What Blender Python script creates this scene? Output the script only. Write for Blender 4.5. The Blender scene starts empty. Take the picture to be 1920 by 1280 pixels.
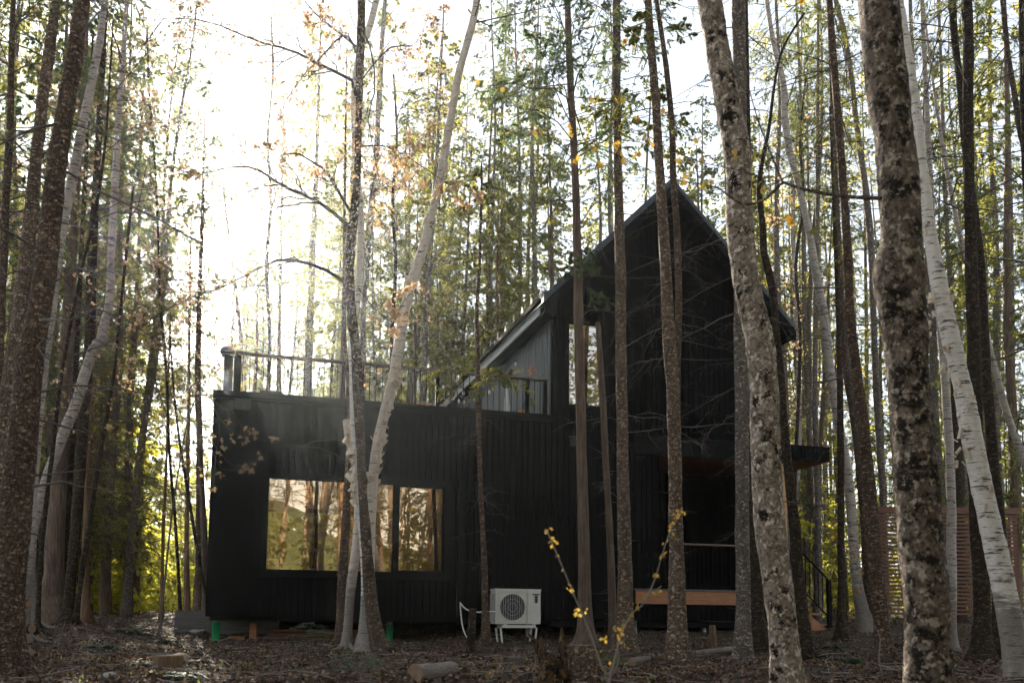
import bpy, math, random
import numpy as np
from mathutils import Matrix, Vector

# ------------------------------------------------------------------ camera, sky, sun, exposure
S = bpy.context.scene
YAW, PITCH, ROLL, CY, FPX = .2924, .0975, .0091, 990.6, 1750.
Fv = np.array([0, math.cos(PITCH), math.sin(PITCH)]); Xa = np.array([1, 0, 0.]); Ua = np.cross(Xa, Fv)
Xv = math.cos(ROLL)*Xa + math.sin(ROLL)*Ua
Uv = -math.sin(ROLL)*Xa + math.cos(ROLL)*Ua
CAM = np.array([0, 0, .5])
cd = bpy.data.cameras.new("camera"); cam = bpy.data.objects.new("camera", cd)
S.collection.objects.link(cam); S.camera = cam
cam.matrix_world = Matrix(((Xv[0], Uv[0], -Fv[0], CAM[0]), (Xv[1], Uv[1], -Fv[1], CAM[1]), (Xv[2], Uv[2], -Fv[2], CAM[2]), (0, 0, 0, 1)))
cd.sensor_width = 36; cd.lens = FPX/1920*36; cd.shift_y = (CY-640)/1920
cd.clip_start = .1; cd.clip_end = 2000
cd.dof.use_dof = True; cd.dof.focus_distance = 15.5; cd.dof.aperture_fstop = 2.4

SUN_EL, SUN_AZ = math.radians(23.1), math.radians(-20.8)
w = bpy.data.worlds.new("World"); S.world = w; w.use_nodes = True
nt = w.node_tree; bg = nt.nodes["Background"]
sky = nt.nodes.new("ShaderNodeTexSky"); sky.sky_type = 'NISHITA'; sky.sun_disc = False
sky.sun_elevation = SUN_EL; sky.sun_rotation = SUN_AZ; sky.air_density = 1.0; sky.dust_density = .15; sky.ozone_density = 1.0
hsv = nt.nodes.new('ShaderNodeHueSaturation'); hsv.inputs['Saturation'].default_value = .4
nt.links.new(sky.outputs[0], hsv.inputs['Color']); nt.links.new(hsv.outputs[0], bg.inputs[0]); bg.inputs[1].default_value = .06
sd = bpy.data.lights.new("sun", 'SUN'); sun = bpy.data.objects.new("sun", sd); S.collection.objects.link(sun)
sd.energy = 5.0; sd.angle = math.radians(.55); sd.color = (1, .9, .76)
sdir = Vector((math.sin(SUN_AZ)*math.cos(SUN_EL), math.cos(SUN_AZ)*math.cos(SUN_EL), math.sin(SUN_EL)))
sun.rotation_euler = sdir.to_track_quat('Z', 'Y').to_euler(); sun.location = sdir*60
S.view_settings.view_transform = 'Standard'; S.view_settings.look = 'None'; S.view_settings.gamma = 1
S.view_settings.exposure = 2.5
S.render.engine = 'CYCLES'
cy = S.cycles
cy.use_denoising = True
cy.max_bounces = 6; cy.diffuse_bounces = 3; cy.glossy_bounces = 2; cy.transmission_bounces = 3
cy.transparent_max_bounces = 12; cy.volume_bounces = 0
cy.caustics_reflective = False; cy.caustics_refractive = False
cy.sample_clamp_indirect = 4

# ------------------------------------------------------------------ picture <-> place
def ray(px, py):
    d = Fv*FPX + Xv*(px-960) + Uv*(CY-py); return d/d[1]
def at(px, py, Y): return CAM + ray(px, py)*Y
def proj(P):
    d = np.array(P)-CAM; k = d@Fv; return 960+FPX*(d@Xv)/k, CY-FPX*(d@Uv)/k
_gd = np.array([-60, -6, 0, 5, 8, 12, 16, 17.5, 20, 25, 32, 45, 70, 110, 400.])
_gz = np.array([-1.2, -1.2, -.9, -.35, -.03, .0, .02, .08, .42, .5, .62, .9, 1.3, 1.8, 2.2])
def gz(x, y):
    x = np.asarray(x, float); y = np.asarray(y, float)
    b = np.interp(y, _gd, _gz)
    lf = np.exp(-((y-15)/3.2)**2)*.27/(1+np.exp((x+5.6)*2.2))
    n = .035*np.sin(x*1.7+y*.9)+.03*np.sin(x*.8-y*2.1+1)+.018*np.sin(x*3.9+y*3.1+2)+.012*np.sin(x*7.1-y*5.3)
    return b+lf+n
def hit(px, py):
    d = ray(px, py)
    for Y in np.arange(5, 60, .05):
        P = CAM+d*Y
        if P[2] <= gz(P[0], P[1]): return np.array([P[0], P[1], float(gz(P[0], P[1]))])
    return CAM+d*30
U = np.array([math.cos(YAW), math.sin(YAW), 0]); V = np.array([-math.sin(YAW), math.cos(YAW), 0])
A0 = at(387.5, 1153.8, 16); A0[2] = 0
def HW(s, t, z): return A0+U*s+V*t+np.array([0, 0, z])

# ------------------------------------------------------------------ mesh helpers
class MB:
    def __init__(s): s.v = []; s.f = []; s.m = []; s.n = 0
    def add(s, v, f, mi=0):
        v = np.asarray(v, float).reshape(-1, 3); f = np.asarray(f, int)
        s.v.append(v); s.f.append(f+s.n); s.m.append(mi); s.n += len(v); return s
    def box(s, x0, x1, y0, y1, z0, z1, mi=0):
        v = [(x, y, z) for z in (z0, z1) for y in (y0, y1) for x in (x0, x1)]
        f = [(0, 2, 3, 1), (4, 5, 7, 6), (0, 1, 5, 4), (2, 6, 7, 3), (0, 4, 6, 2), (1, 3, 7, 5)]
        return s.add(v, f, mi)
    def obox(s, c, ax, ay, az, mi=0):
        c = np.array(c, float); ax, ay, az = (np.array(k, float)/2 for k in (ax, ay, az))
        v = [c+a*ax+b*ay+d*az for d in (-1, 1) for b in (-1, 1) for a in (-1, 1)]
        f = [(0, 2, 3, 1), (4, 5, 7, 6), (0, 1, 5, 4), (2, 6, 7, 3), (0, 4, 6, 2), (1, 3, 7, 5)]
        return s.add(v, f, mi)
    def tube(s, P, R, sides=8, cap=True, rough=0, rng=None, mi=0):
        P = np.asarray(P, float)[None]; R = np.asarray(R, float)
        if R.ndim == 0: R = np.full(P.shape[1], float(R))
        v, f = tubes(P, R[None], sides, rough, rng)
        s.add(v, f, mi)
        if cap:
            n = P.shape[1]; b = s.n-len(v)
            c0 = s.n; s.v.append(P[0, [0, -1]]); s.n += 2
            k = np.arange(sides); k2 = (k+1) % sides
            s.f.append(np.stack([b+k2, b+k, np.full(sides, c0)], 1)); s.m.append(mi)
            o = b+(n-1)*sides
            s.f.append(np.stack([o+k, o+k2, np.full(sides, c0+1)], 1)); s.m.append(mi)
        return s
    def prism(s, poly, y0, y1, mi=0):   # polygon in x,z extruded in y
        n = len(poly); v = [(a, y0, b) for a, b in poly]+[(a, y1, b) for a, b in poly]
        s.add(v, [(i, (i+1) % n, (i+1) % n+n, i+n) for i in range(n)], mi)
        if n == 4: s.add(v, [(3, 2, 1, 0), (4, 5, 6, 7)], mi)
        else:
            s.add(v, [(0, i+1, i) for i in range(1, n-1)]+[(n, n+i, n+i+1) for i in range(1, n-1)], mi)
        return s
    def mesh(s, name, mats, smooth=False):
        me = bpy.data.meshes.new(name)
        V_ = np.concatenate(s.v) if s.v else np.zeros((0, 3))
        me.vertices.add(len(V_)); me.vertices.foreach_set('co', V_.ravel())
        li = np.concatenate([f.ravel() for f in s.f]); sz = np.concatenate([np.full(len(f), f.shape[1]) for f in s.f])
        mi = np.concatenate([np.full(len(f), m) for f, m in zip(s.f, s.m)])
        me.loops.add(len(li)); me.loops.foreach_set('vertex_index', li)
        me.polygons.add(len(sz)); st = np.concatenate([[0], np.cumsum(sz)[:-1]])
        me.polygons.foreach_set('loop_start', st); me.polygons.foreach_set('loop_total', sz)
        me.polygons.foreach_set('material_index', mi)
        me.polygons.foreach_set('use_smooth', np.full(len(sz), smooth))
        for m in (mats if isinstance(mats, (list, tuple)) else [mats]): me.materials.append(m)
        me.update(); me.validate()
        return me
    def build(s, name, mats, parent=None, smooth=False, loc=None):
        o = bpy.data.objects.new(name, s.mesh(name, mats, smooth)); S.collection.objects.link(o)
        if parent is not None: o.parent = parent
        if loc is not None: o.location = loc
        return o
def tubes(P, R, sides, rough=0, rng=None):
    B, N, _ = P.shape
    T = np.gradient(P, axis=1); T /= np.linalg.norm(T, axis=2, keepdims=True)+1e-9
    ref = np.where(np.abs(T[..., 2:3]) > .8, np.array([0, 1., 0]), np.array([0, 0, 1.]))
    n1 = np.cross(T, ref); n1 /= np.linalg.norm(n1, axis=2, keepdims=True)+1e-9
    n2 = np.cross(T, n1)
    a = np.arange(sides)*2*np.pi/sides
    RR = R[:, :, None]*np.ones(sides)
    if rough and rng is not None: RR = RR*(1+rough*rng.normal(size=RR.shape))
    v = P[:, :, None]+RR[..., None]*(np.cos(a)[:, None]*n1[:, :, None]+np.sin(a)[:, None]*n2[:, :, None])
    idx = np.arange(B*N*sides).reshape(B, N, sides)
    k2 = (np.arange(sides)+1) % sides
    f = np.stack([idx[:, :-1], idx[:, 1:], idx[:, 1:][..., k2], idx[:, :-1][..., k2]], -1).reshape(-1, 4)
    return v.reshape(-1, 3), f
def nrm(a): return a/(np.linalg.norm(a, axis=-1, keepdims=True)+1e-9)
def leaves(P, D, N_, L, W):
    """diamond leaf faces: base P, direction D, face normal N_, length L, width W"""
    D = nrm(D); side = nrm(np.cross(D, N_)); L = np.broadcast_to(L, len(P))[:, None]; W = np.broadcast_to(W, len(P))[:, None]
    m = P+D*L*.5
    v = np.stack([P, m+side*W/2, P+D*L, m-side*W/2], 1).reshape(-1, 3)
    return v, np.arange(len(v)).reshape(-1, 4)

def empty(name, loc, rz=0):
    o = bpy.data.objects.new(name, None); S.collection.objects.link(o); o.location = loc; o.rotation_euler.z = rz
    o.empty_display_size = .2; return o
def tag(o, label=None, cat=None, group=None, kind=None):
    if label: o['label'] = label
    if cat: o['category'] = cat
    if group: o['group'] = group
    if kind: o['kind'] = kind
    return o
def copy_tree(o, parent=None):
    c = o.copy(); S.collection.objects.link(c); c.parent = parent
    for ch in KIDS.get(o.name, []): copy_tree(ch, c)
    return c
KIDS = {}
def kids(o): KIDS[o.name] = [c for c in bpy.data.objects if c.parent is o]; [kids(c) for c in KIDS[o.name]]

# ------------------------------------------------------------------ materials
def mat(name):
    m = bpy.data.materials.new(name); m.use_nodes = True; t = m.node_tree
    return m, t, t.nodes["Principled BSDF"]
def N(t, ty, **k):
    n = t.nodes.new(ty)
    for a, b in k.items(): setattr(n, a, b)
    return n
def ramp(t, src, stops, interp='LINEAR'):
    r = N(t, 'ShaderNodeValToRGB'); r.color_ramp.interpolation = interp
    e = r.color_ramp.elements
    while len(e) < len(stops): e.new(.5)
    for k, (p, c) in zip(e, stops): k.position = p; k.color = (*c, 1) if len(c) == 3 else c
    t.links.new(src, r.inputs[0]); return r.outputs[0]
def coords(t, scale=(1, 1, 1), kind='Object'):
    c = N(t, 'ShaderNodeTexCoord'); m = N(t, 'ShaderNodeMapping'); m.inputs['Scale'].default_value = scale
    t.links.new(c.outputs[kind], m.inputs[0]); return m.outputs[0]
def noise(t, vec, scale, detail=4, rough=.55, dist=0):
    n = N(t, 'ShaderNodeTexNoise'); n.inputs['Scale'].default_value = scale; n.inputs['Detail'].default_value = detail
    n.inputs['Roughness'].default_value = rough; n.inputs['Distortion'].default_value = dist
    t.links.new(vec, n.inputs['Vector']); return n.outputs['Fac']
def mixc(t, f, a, b, mode='MIX'):
    m = N(t, 'ShaderNodeMix'); m.data_type = 'RGBA'; m.blend_type = mode
    for s_, v_ in ((0, f), (6, a), (7, b)):
        if isinstance(v_, (int, float)): m.inputs[s_].default_value = v_
        elif isinstance(v_, tuple): m.inputs[s_].default_value = (*v_, 1)
        else: t.links.new(v_, m.inputs[s_])
    return m.outputs[2]
def bump(t, h, bs, strength, dist=.02):
    b = N(t, 'ShaderNodeBump'); b.inputs['Strength'].default_value = strength; b.inputs['Distance'].default_value = dist
    t.links.new(h, b.inputs['Height']); t.links.new(b.outputs[0], bs.inputs['Normal'])
def plain(name, col, rough=.6, metal=0, var=.15, scale=6, bmp=0, spec=.5):
    m, t, b = mat(name); v = coords(t); b.inputs['Specular IOR Level'].default_value = spec
    n = noise(t, v, scale, 5)
    c2 = tuple(k*(1-var) for k in col); c1 = tuple(min(1, k*(1+var)) for k in col)
    t.links.new(ramp(t, n, [(.3, c2), (.7, c1)]), b.inputs['Base Color'])
    b.inputs['Roughness'].default_value = rough; b.inputs['Metallic'].default_value = metal
    if bmp: bump(t, noise(t, v, scale*8, 4), b, bmp, .01)
    return m

def bark_scaly(name, dark, light, lichen, fine=26, lich_lo=.66):
    m, t, b = mat(name); v = coords(t, (1, 1, .55)); r = N(t, 'ShaderNodeObjectInfo')
    big = noise(t, v, 5, 5, .6); sm = noise(t, v, fine, 6, .65, .6)
    c = ramp(t, sm, [(.3, dark), (.52, tuple((x+y)/2 for x, y in zip(dark, light))), (.72, light)])
    c = mixc(t, ramp(t, big, [(.35, (0, 0, 0)), (.7, (.65, .65, .65))]), c, tuple(x*.55 for x in dark))
    v2 = coords(t, (1, 1, 2.2)); ring = noise(t, v2, 15, 6, .68)
    c = mixc(t, ramp(t, ring, [(.55, (0, 0, 0)), (.60, (.85, .85, .85))]), c, tuple(min(1, x*1.75) for x in light))
    vo = N(t, 'ShaderNodeTexVoronoi'); vo.inputs['Scale'].default_value = 16; t.links.new(coords(t), vo.inputs['Vector'])
    sp = noise(t, coords(t), 4.5, 4)
    spot = mixc(t, 1., ramp(t, vo.outputs['Distance'], [(.12, (1, 1, 1)), (.3, (0, 0, 0))]), ramp(t, sp, [(lich_lo-.08, (0, 0, 0)), (lich_lo+.04, (.8, .8, .8))]), 'MULTIPLY')
    c = mixc(t, spot, c, lichen)
    vp = N(t, 'ShaderNodeTexVoronoi'); vp.feature = 'DISTANCE_TO_EDGE'; vp.inputs['Scale'].default_value = fine*1.1; t.links.new(coords(t, (1, 1, .6)), vp.inputs['Vector'])
    crack = ramp(t, vp.outputs['Distance'], [(.0, (.4, .4, .4)), (.1, (0, 0, 0))])
    c = mixc(t, crack, c, tuple(x*.5 for x in dark))
    t.links.new(c, b.inputs['Base Color']); b.inputs['Roughness'].default_value = .9
    b.inputs['Specular IOR Level'].default_value = .2
    bump(t, mixc(t, .5, sm, ramp(t, vp.outputs['Distance'], [(0, (0, 0, 0)), (.2, (1, 1, 1))])), b, 1., .035); return m
def bark_birch(name, base=(.62, .53, .43), thr=.60, low=1.0):
    m, t, b = mat(name)
    v = coords(t, (3.2, 3.2, 34)); d = noise(t, v, 1.6, 5, .62, .35)
    v2 = coords(t, (1, 1, 3.5)); big = noise(t, v2, 4.2, 5, .6)
    fine = noise(t, coords(t, (1, 1, 6)), 30, 4)
    c = mixc(t, ramp(t, fine, [(.35, (0, 0, 0)), (.65, (.5, .5, .5))]), base, tuple(k*.62 for k in base))
    dash = ramp(t, d, [(thr, (0, 0, 0)), (thr+.05, (1, 1, 1))])
    c = mixc(t, dash, c, (.045, .035, .03))
    c = mixc(t, ramp(t, big, [(.6, (0, 0, 0)), (.68, (.92, .92, .92))]), c, (.06, .048, .04))
    # dark, scaly old bark at the foot of the trunk
    s = N(t, 'ShaderNodeSeparateXYZ'); t.links.new(coords(t), s.inputs[0])
    ad = N(t, 'ShaderNodeMath', operation='MULTIPLY_ADD'); t.links.new(big, ad.inputs[0]); ad.inputs[1].default_value = -1.6
    t.links.new(s.outputs[2], ad.inputs[2])
    c = mixc(t, ramp(t, ad.outputs[0], [(0, (.8,)*3), (min(.99, low*.5), (0, 0, 0))]), c, mixc(t, ramp(t, fine, [(.4, (0, 0, 0)), (.6, (1, 1, 1))]), (.05, .04, .032), (.2, .16, .13)))
    t.links.new(c, b.inputs['Base Color']); b.inputs['Roughness'].default_value = .75
    bump(t, d, b, .5, .012); return m
def bark_mossy(name, pale=(.29, .235, .18), brown=(.075, .05, .032), dark=(.022, .016, .011), scale=3.2, th=.475):
    m, t, b = mat(name); v = coords(t, (1, 1, .8))
    a = noise(t, v, scale*3.2, 9, .75, .1); big = noise(t, v, scale, 4, .55, .8); fn = noise(t, v, 42, 5, .6)
    c = ramp(t, a, [(.34, brown), (.5, tuple((x+y)/2 for x, y in zip(brown, pale))), (.63, pale), (.8, tuple(x*1.25 for x in pale))])
    c = mixc(t, ramp(t, fn, [(.4, (0, 0, 0)), (.7, (.6, .6, .6))]), c, brown)
    patch = ramp(t, noise(t, coords(t, (1, 1, 1.25)), scale*2.3, 9, .78, .1), [(th+.02, (0, 0, 0)), (th+.06, (1, 1, 1))])
    c = mixc(t, patch, c, dark)
    sp_ = ramp(t, noise(t, coords(t), 19, 6, .7), [(.55, (0, 0, 0)), (.59, (.85, .85, .85))]); c = mixc(t, sp_, c, tuple(min(1, x*1.8) for x in pale))
    moss = ramp(t, noise(t, coords(t, (1, 1, 1.1)), scale*1.1, 8, .75, .1), [(.58, (0, 0, 0)), (.7, (.8, .8, .8))])
    c = mixc(t, moss, c, (.05, .048, .014))
    t.links.new(c, b.inputs['Base Color']); b.inputs['Roughness'].default_value = .92; b.inputs['Specular IOR Level'].default_value = .15
    fs = ramp(t, fn, [(.56, (0, 0, 0)), (.62, (1, 1, 1))])
    bump(t, mixc(t, .35, a, fs), b, 1.0, .05); return m
def bark_fibre(name, dark, light):
    m, t, b = mat(name); v = coords(t, (1, 1, .07)); n = noise(t, v, 34, 5, .6); g = noise(t, coords(t), 3, 4)
    c = ramp(t, n, [(.32, dark), (.7, light)])
    c = mixc(t, ramp(t, g, [(.45, (0, 0, 0)), (.7, (.6, .6, .6))]), c, dark)
    t.links.new(c, b.inputs['Base Color']); b.inputs['Roughness'].default_value = .9; bump(t, n, b, 1.0, .03); return m
def leaf_mat(name, cols, trans=.5, gloss=.04, tv=4.2):
    m = bpy.data.materials.new(name); m.use_nodes = True; t = m.node_tree; t.nodes.clear()
    g = N(t, 'ShaderNodeNewGeometry'); oi = N(t, 'ShaderNodeObjectInfo')
    c = ramp(t, g.outputs['Random Per Island'], [(i/(len(cols)-1), k) for i, k in enumerate(cols)])
    h = N(t, 'ShaderNodeHueSaturation'); t.links.new(c, h.inputs['Color'])
    mr = N(t, 'ShaderNodeMapRange'); mr.inputs[3].default_value = .75; mr.inputs[4].default_value = 1.3
    t.links.new(oi.outputs['Random'], mr.inputs[0]); t.links.new(mr.outputs[0], h.inputs['Value'])
    d = N(t, 'ShaderNodeBsdfDiffuse'); tr = N(t, 'ShaderNodeBsdfTranslucent'); mx = N(t, 'ShaderNodeMixShader'); mx.inputs[0].default_value = trans
    hs = N(t, 'ShaderNodeHueSaturation'); hs.inputs['Saturation'].default_value = 1.1; hs.inputs['Value'].default_value = tv
    t.links.new(h.outputs[0], d.inputs[0]); t.links.new(h.outputs[0], hs.inputs['Color']); t.links.new(hs.outputs[0], tr.inputs[0])
    t.links.new(d.outputs[0], mx.inputs[1]); t.links.new(tr.outputs[0], mx.inputs[2])
    gl = N(t, 'ShaderNodeBsdfGlossy'); gl.inputs['Roughness'].default_value = .5; gl.inputs[0].default_value = (.8, .8, .8, 1)
    m2 = N(t, 'ShaderNodeMixShader'); m2.inputs[0].default_value = gloss
    t.links.new(mx.outputs[0], m2.inputs[1]); t.links.new(gl.outputs[0], m2.inputs[2])
    o = N(t, 'ShaderNodeOutputMaterial'); t.links.new(m2.outputs[0], o.inputs[0]); return m

M = {}
M['spruce'] = bark_scaly('spruce bark', (.060, .038, .026), (.22, .15, .10), (.36, .31, .25))
M['spruce_pale'] = bark_scaly('pale spruce bark', (.08, .053, .036), (.29, .21, .145), (.52, .46, .38), 22, .58)
M['spruce_grey'] = bark_scaly('grey spruce bark', (.11, .088, .07), (.31, .26, .21), (.44, .40, .35), 24, .62)
M['dark_bark'] = bark_scaly('dark maple bark', (.024, .017, .011), (.10, .072, .046), (.18, .155, .12), 30, .7)
M['maple'] = bark_scaly('maple bark', (.045, .031, .021), (.21, .15, .10), (.38, .32, .25), 20, .56)
M['mossy'] = bark_mossy('mossy maple bark')
M['mossy_pale'] = bark_mossy('pale mossy bark', (.46, .39, .31), (.17, .12, .08), (.02, .014, .009), 2.8, .51)
M['cedar'] = bark_fibre('cedar bark', (.065, .042, .028), (.22, .15, .10))
M['cedar_orange'] = bark_fibre('orange cedar bark', (.09, .05, .025), (.26, .15, .075))  # orange brown variant of the cedar bark
M['birch'] = bark_birch('birch bark')
M['birch_dark'] = bark_birch('weathered and shaded birch bark', (.42, .36, .30), .55)
M['birch_white'] = bark_birch('white birch bark', (.74, .68, .60), .57, .35)
M['curl'] = plain('peeled birch bark', (.62, .50, .38), .7, var=.25, scale=9)
M['twig'] = plain('twig', (.10, .082, .068), .9, var=.35, scale=3)
M['twig_pale'] = plain('pale dead twig', (.22, .19, .16), .9, var=.3, scale=3)
M['cedar_leaf'] = leaf_mat('cedar sprays', [(.05, .062, .018), (.085, .095, .026), (.125, .125, .035), (.19, .15, .05)], .55)
M['cedar_deep'] = leaf_mat('dark cedar sprays', [(.035, .05, .022), (.055, .078, .032), (.085, .10, .04)], .5)
M['bright_leaf'] = leaf_mat('sunlight tinted understory leaves', [(.13, .15, .028), (.19, .20, .04), (.25, .24, .05), (.28, .23, .07)], .68, tv=5.0)  # sunlight of the gap put into brighter, more translucent leaf colours
M['spruce_leaf'] = leaf_mat('spruce needles', [(.04, .052, .018), (.065, .08, .026), (.11, .10, .035)], .45)
M['bud_leaf'] = leaf_mat('young orange maple leaves', [(.36, .22, .12), (.44, .29, .17), (.46, .33, .21), (.38, .30, .15)], .62, tv=1.35)
M['yellow_leaf'] = leaf_mat('young yellow maple leaves', [(.34, .20, .045), (.42, .27, .06), (.40, .31, .08)], .5, tv=.8)
M['deci_leaf'] = leaf_mat('thin yellow green leaves', [(.14, .15, .035), (.22, .20, .05), (.30, .21, .07)], .6)
M['litter'] = leaf_mat('fallen leaves', [(.036, .020, .011), (.088, .050, .028), (.155, .09, .05), (.30, .19, .115)], .15, tv=1.)

# ground
m, t, b = mat('forest floor'); v = coords(t)
a = noise(t, v, 9, 8, .7, .4); bb = noise(t, v, .9, 5, .6); c3 = noise(t, v, 2.6, 5, .6)
c = ramp(t, a, [(.3, (.018, .011, .007)), (.5, (.055, .034, .020)), (.66, (.11, .07, .042)), (.78, (.18, .12, .075))])
c = mixc(t, ramp(t, c3, [(.54, (0, 0, 0)), (.64, (.75, .75, .75))]), c, (.055, .062, .014))
c = mixc(t, ramp(t, bb, [(.45, (0, 0, 0)), (.7, (.5, .5, .5))]), c, (.075, .045, .025))
t.links.new(c, b.inputs['Base Color']); b.inputs['Roughness'].default_value = .95; bump(t, a, b, 1., .05); M['ground'] = m
# house
def painted(name, col, rough=.55):
    m, t, b = mat(name); n = noise(t, coords(t, (1, 1, .12)), 45, 5, .6); big = noise(t, coords(t), 1.3, 4)
    c = ramp(t, n, [(.3, tuple(k*.8 for k in col)), (.7, tuple(k*1.2 for k in col))])
    c = mixc(t, ramp(t, big, [(.35, (0, 0, 0)), (.75, (.3, .3, .3))]), c, tuple(k*1.6 for k in col))
    t.links.new(c, b.inputs['Base Color']); b.inputs['Roughness'].default_value = rough; b.inputs['Specular IOR Level'].default_value = .06
    bump(t, n, b, .25, .004); return m
M['siding'] = painted('black stained boards', (.0032, .0031, .0029), .75)
M['siding_sunlit'] = painted('boards with painted sunlight', (.12, .13, .145), .4)  # grazing sun on the deck side put into a lighter grey
M['trim'] = plain('black metal trim', (.0065, .0063, .006), .75, var=.1, spec=.08)
M['roof'] = plain('dark metal roof', (.05, .055, .062), .42, .5, var=.1)
M['soffit'] = plain('black soffit', (.007, .007, .007), .8, spec=.1)
def wood(name, col, rough=.6, axis=(1, 9, 9)):
    m, t, b = mat(name); n = noise(t, coords(t, axis), 3.5, 6, .6, 1.2)
    t.links.new(ramp(t, n, [(.3, tuple(k*.6 for k in col)), (.7, tuple(min(1, k*1.25) for k in col))]), b.inputs['Base Color'])
    b.inputs['Roughness'].default_value = rough; return m
M['cedar_wood'] = wood('cedar boards', (.34, .135, .05))
M['post_wood'] = wood('golden timber post', (.50, .28, .11), axis=(9, 9, 1))
M['room_wood'] = wood('interior panelling', (.42, .26, .15))
M['slat_wood'] = wood('weathered red slats', (.17, .066, .032))
M['grey_wood'] = wood('weathered grey timber', (.10, .088, .075))
M['handrail'] = wood('brown handrail', (.17, .12, .085))
M['steel'] = plain('galvanized steel', (.34, .34, .34), .35, .7, var=.2, scale=10)
M['green'] = plain('green plastic sleeve', (.012, .25, .085), .5, var=.1)
M['white_metal'] = plain('off white painted metal', (.62, .60, .53), .45, var=.06, scale=4)
M['black_plastic'] = plain('black plastic', (.015, .015, .015), .4)
M['fan'] = plain('dark fan well', (.035, .037, .035), .5)
M['white'] = plain('white paint', (.66, .66, .62), .5, var=.05)
M['orange'] = plain('orange plastic', (.75, .24, .03), .5, var=.1)
M['blind'] = plain('brown roller blind', (.48, .30, .17), .8, var=.1)
M['cut_wood'] = plain('cut wood face', (.22, .14, .085), .85, var=.3, scale=14)
M['rotten'] = bark_mossy('rotten stump wood', (.13, .075, .035), (.06, .035, .018), (.012, .009, .006), 5)
M['stone'] = plain('stone', (.26, .19, .14), .9, var=.35, scale=5, bmp=.5)
M['stone_grey'] = plain('grey stone', (.30, .28, .25), .9, var=.3, scale=8, bmp=.5)
m, t, b = mat('bulb glass'); b.inputs['Base Color'].default_value = (.8, .8, .76, 1); b.inputs['Roughness'].default_value = .2; M['bulb'] = m
def glass(name, refl, tint, gtint):
    m = bpy.data.materials.new(name); m.use_nodes = True; t = m.node_tree; t.nodes.clear()
    tr = N(t, 'ShaderNodeBsdfTransparent'); tr.inputs[0].default_value = (*tint, 1)
    gl = N(t, 'ShaderNodeBsdfGlossy'); gl.inputs['Roughness'].default_value = .004; gl.inputs[0].default_value = (*gtint, 1)
    nn = noise(t, coords(t), 1.4, 2); bp = N(t, 'ShaderNodeBump'); bp.inputs['Strength'].default_value = .05; bp.inputs['Distance'].default_value = .02
    t.links.new(nn, bp.inputs['Height']); t.links.new(bp.outputs[0], gl.inputs['Normal'])
    mx = N(t, 'ShaderNodeMixShader'); mx.inputs[0].default_value = refl
    t.links.new(tr.outputs[0], mx.inputs[1]); t.links.new(gl.outputs[0], mx.inputs[2])
    o = N(t, 'ShaderNodeOutputMaterial'); t.links.new(mx.outputs[0], o.inputs[0]); return m
M['glass'] = glass('window glass with golden reflection tint', .36, (.9, .92, .88), (.85, .62, .42))  # golden light of the mirrored woods put into the reflection tint
M['glass2'] = glass('dark window glass', .45, (.5, .5, .5), (.85, .78, .68))

# ------------------------------------------------------------------ ground, hills, air
gx = np.concatenate([np.linspace(-190, -24, 30), np.linspace(-23.6, 23.6, 190), np.linspace(24, 190, 30)])
gy = np.concatenate([np.linspace(-150, 1, 22), np.linspace(1.5, 34, 190), np.linspace(34.6, 190, 50)])
GX, GY = np.meshgrid(gx, gy, indexing='ij'); GZ = gz(GX, GY)
rg = np.random.default_rng(5); near = (np.abs(GX) < 24) & (GY > 1) & (GY < 35)
GZ = GZ+near*rg.normal(0, .012, GZ.shape)
idx = np.arange(GX.size).reshape(GX.shape)
gm = MB(); gm.add(np.stack([GX, GY, GZ], -1).reshape(-1, 3), np.stack([idx[:-1, :-1], idx[1:, :-1], idx[1:, 1:], idx[:-1, 1:]], -1).reshape(-1, 4))
tag(gm.build('ground', M['ground'], smooth=True), kind='structure')
m, t, b = mat('wooded hill'); n = noise(t, coords(t), .25, 8, .7)
t.links.new(ramp(t, n, [(.35, (.02, .035, .012)), (.65, (.07, .085, .03))]), b.inputs['Base Color']); b.inputs['Roughness'].default_value = 1; M['hill'] = m
hm = MB(); hx = np.linspace(-185, 185, 90)
HH = 5+3.5*np.sin(hx*.021+1)+1.6*np.sin(hx*.07)+.5*np.sin(hx*.31)
prof = [(118, 0), (126, .35), (136, .75), (150, 1), (168, 1.02), (188, .6)]
HV = np.array([[(x, y+4*math.sin(x*.05), 1.5+h*k) for y, k in prof] for x, h in zip(hx, HH)])
idx = np.arange(HV.shape[0]*HV.shape[1]).reshape(HV.shape[:2])
hm.add(HV.reshape(-1, 3), np.stack([idx[:-1, :-1], idx[1:, :-1], idx[1:, 1:], idx[:-1, 1:]], -1).reshape(-1, 4))
hm.add((HV*[1, -.78, 2.6]-[0, 0, 7]).reshape(-1, 3), np.stack([idx[:-1, :-1], idx[:-1, 1:], idx[1:, 1:], idx[1:, :-1]], -1).reshape(-1, 4))  # unseen ridge behind the camera, added to block bright sky in window reflections
tag(hm.build('hills', M['hill'], smooth=True), kind='structure')
HAZE = True
if HAZE:
    m = bpy.data.materials.new('air'); m.use_nodes = True; t = m.node_tree; t.nodes.clear()
    pv = N(t, 'ShaderNodeVolumePrincipled'); pv.inputs['Color'].default_value = (.86, .96, 1, 1)
    pv.inputs['Density'].default_value = .0005; pv.inputs['Anisotropy'].default_value = .9
    o = N(t, 'ShaderNodeOutputMaterial'); t.links.new(pv.outputs[0], o.inputs['Volume'])
    hz = MB().box(-200, 200, -160, 200, -3, 33).build('haze', m); tag(hz, kind='stuff')


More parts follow.
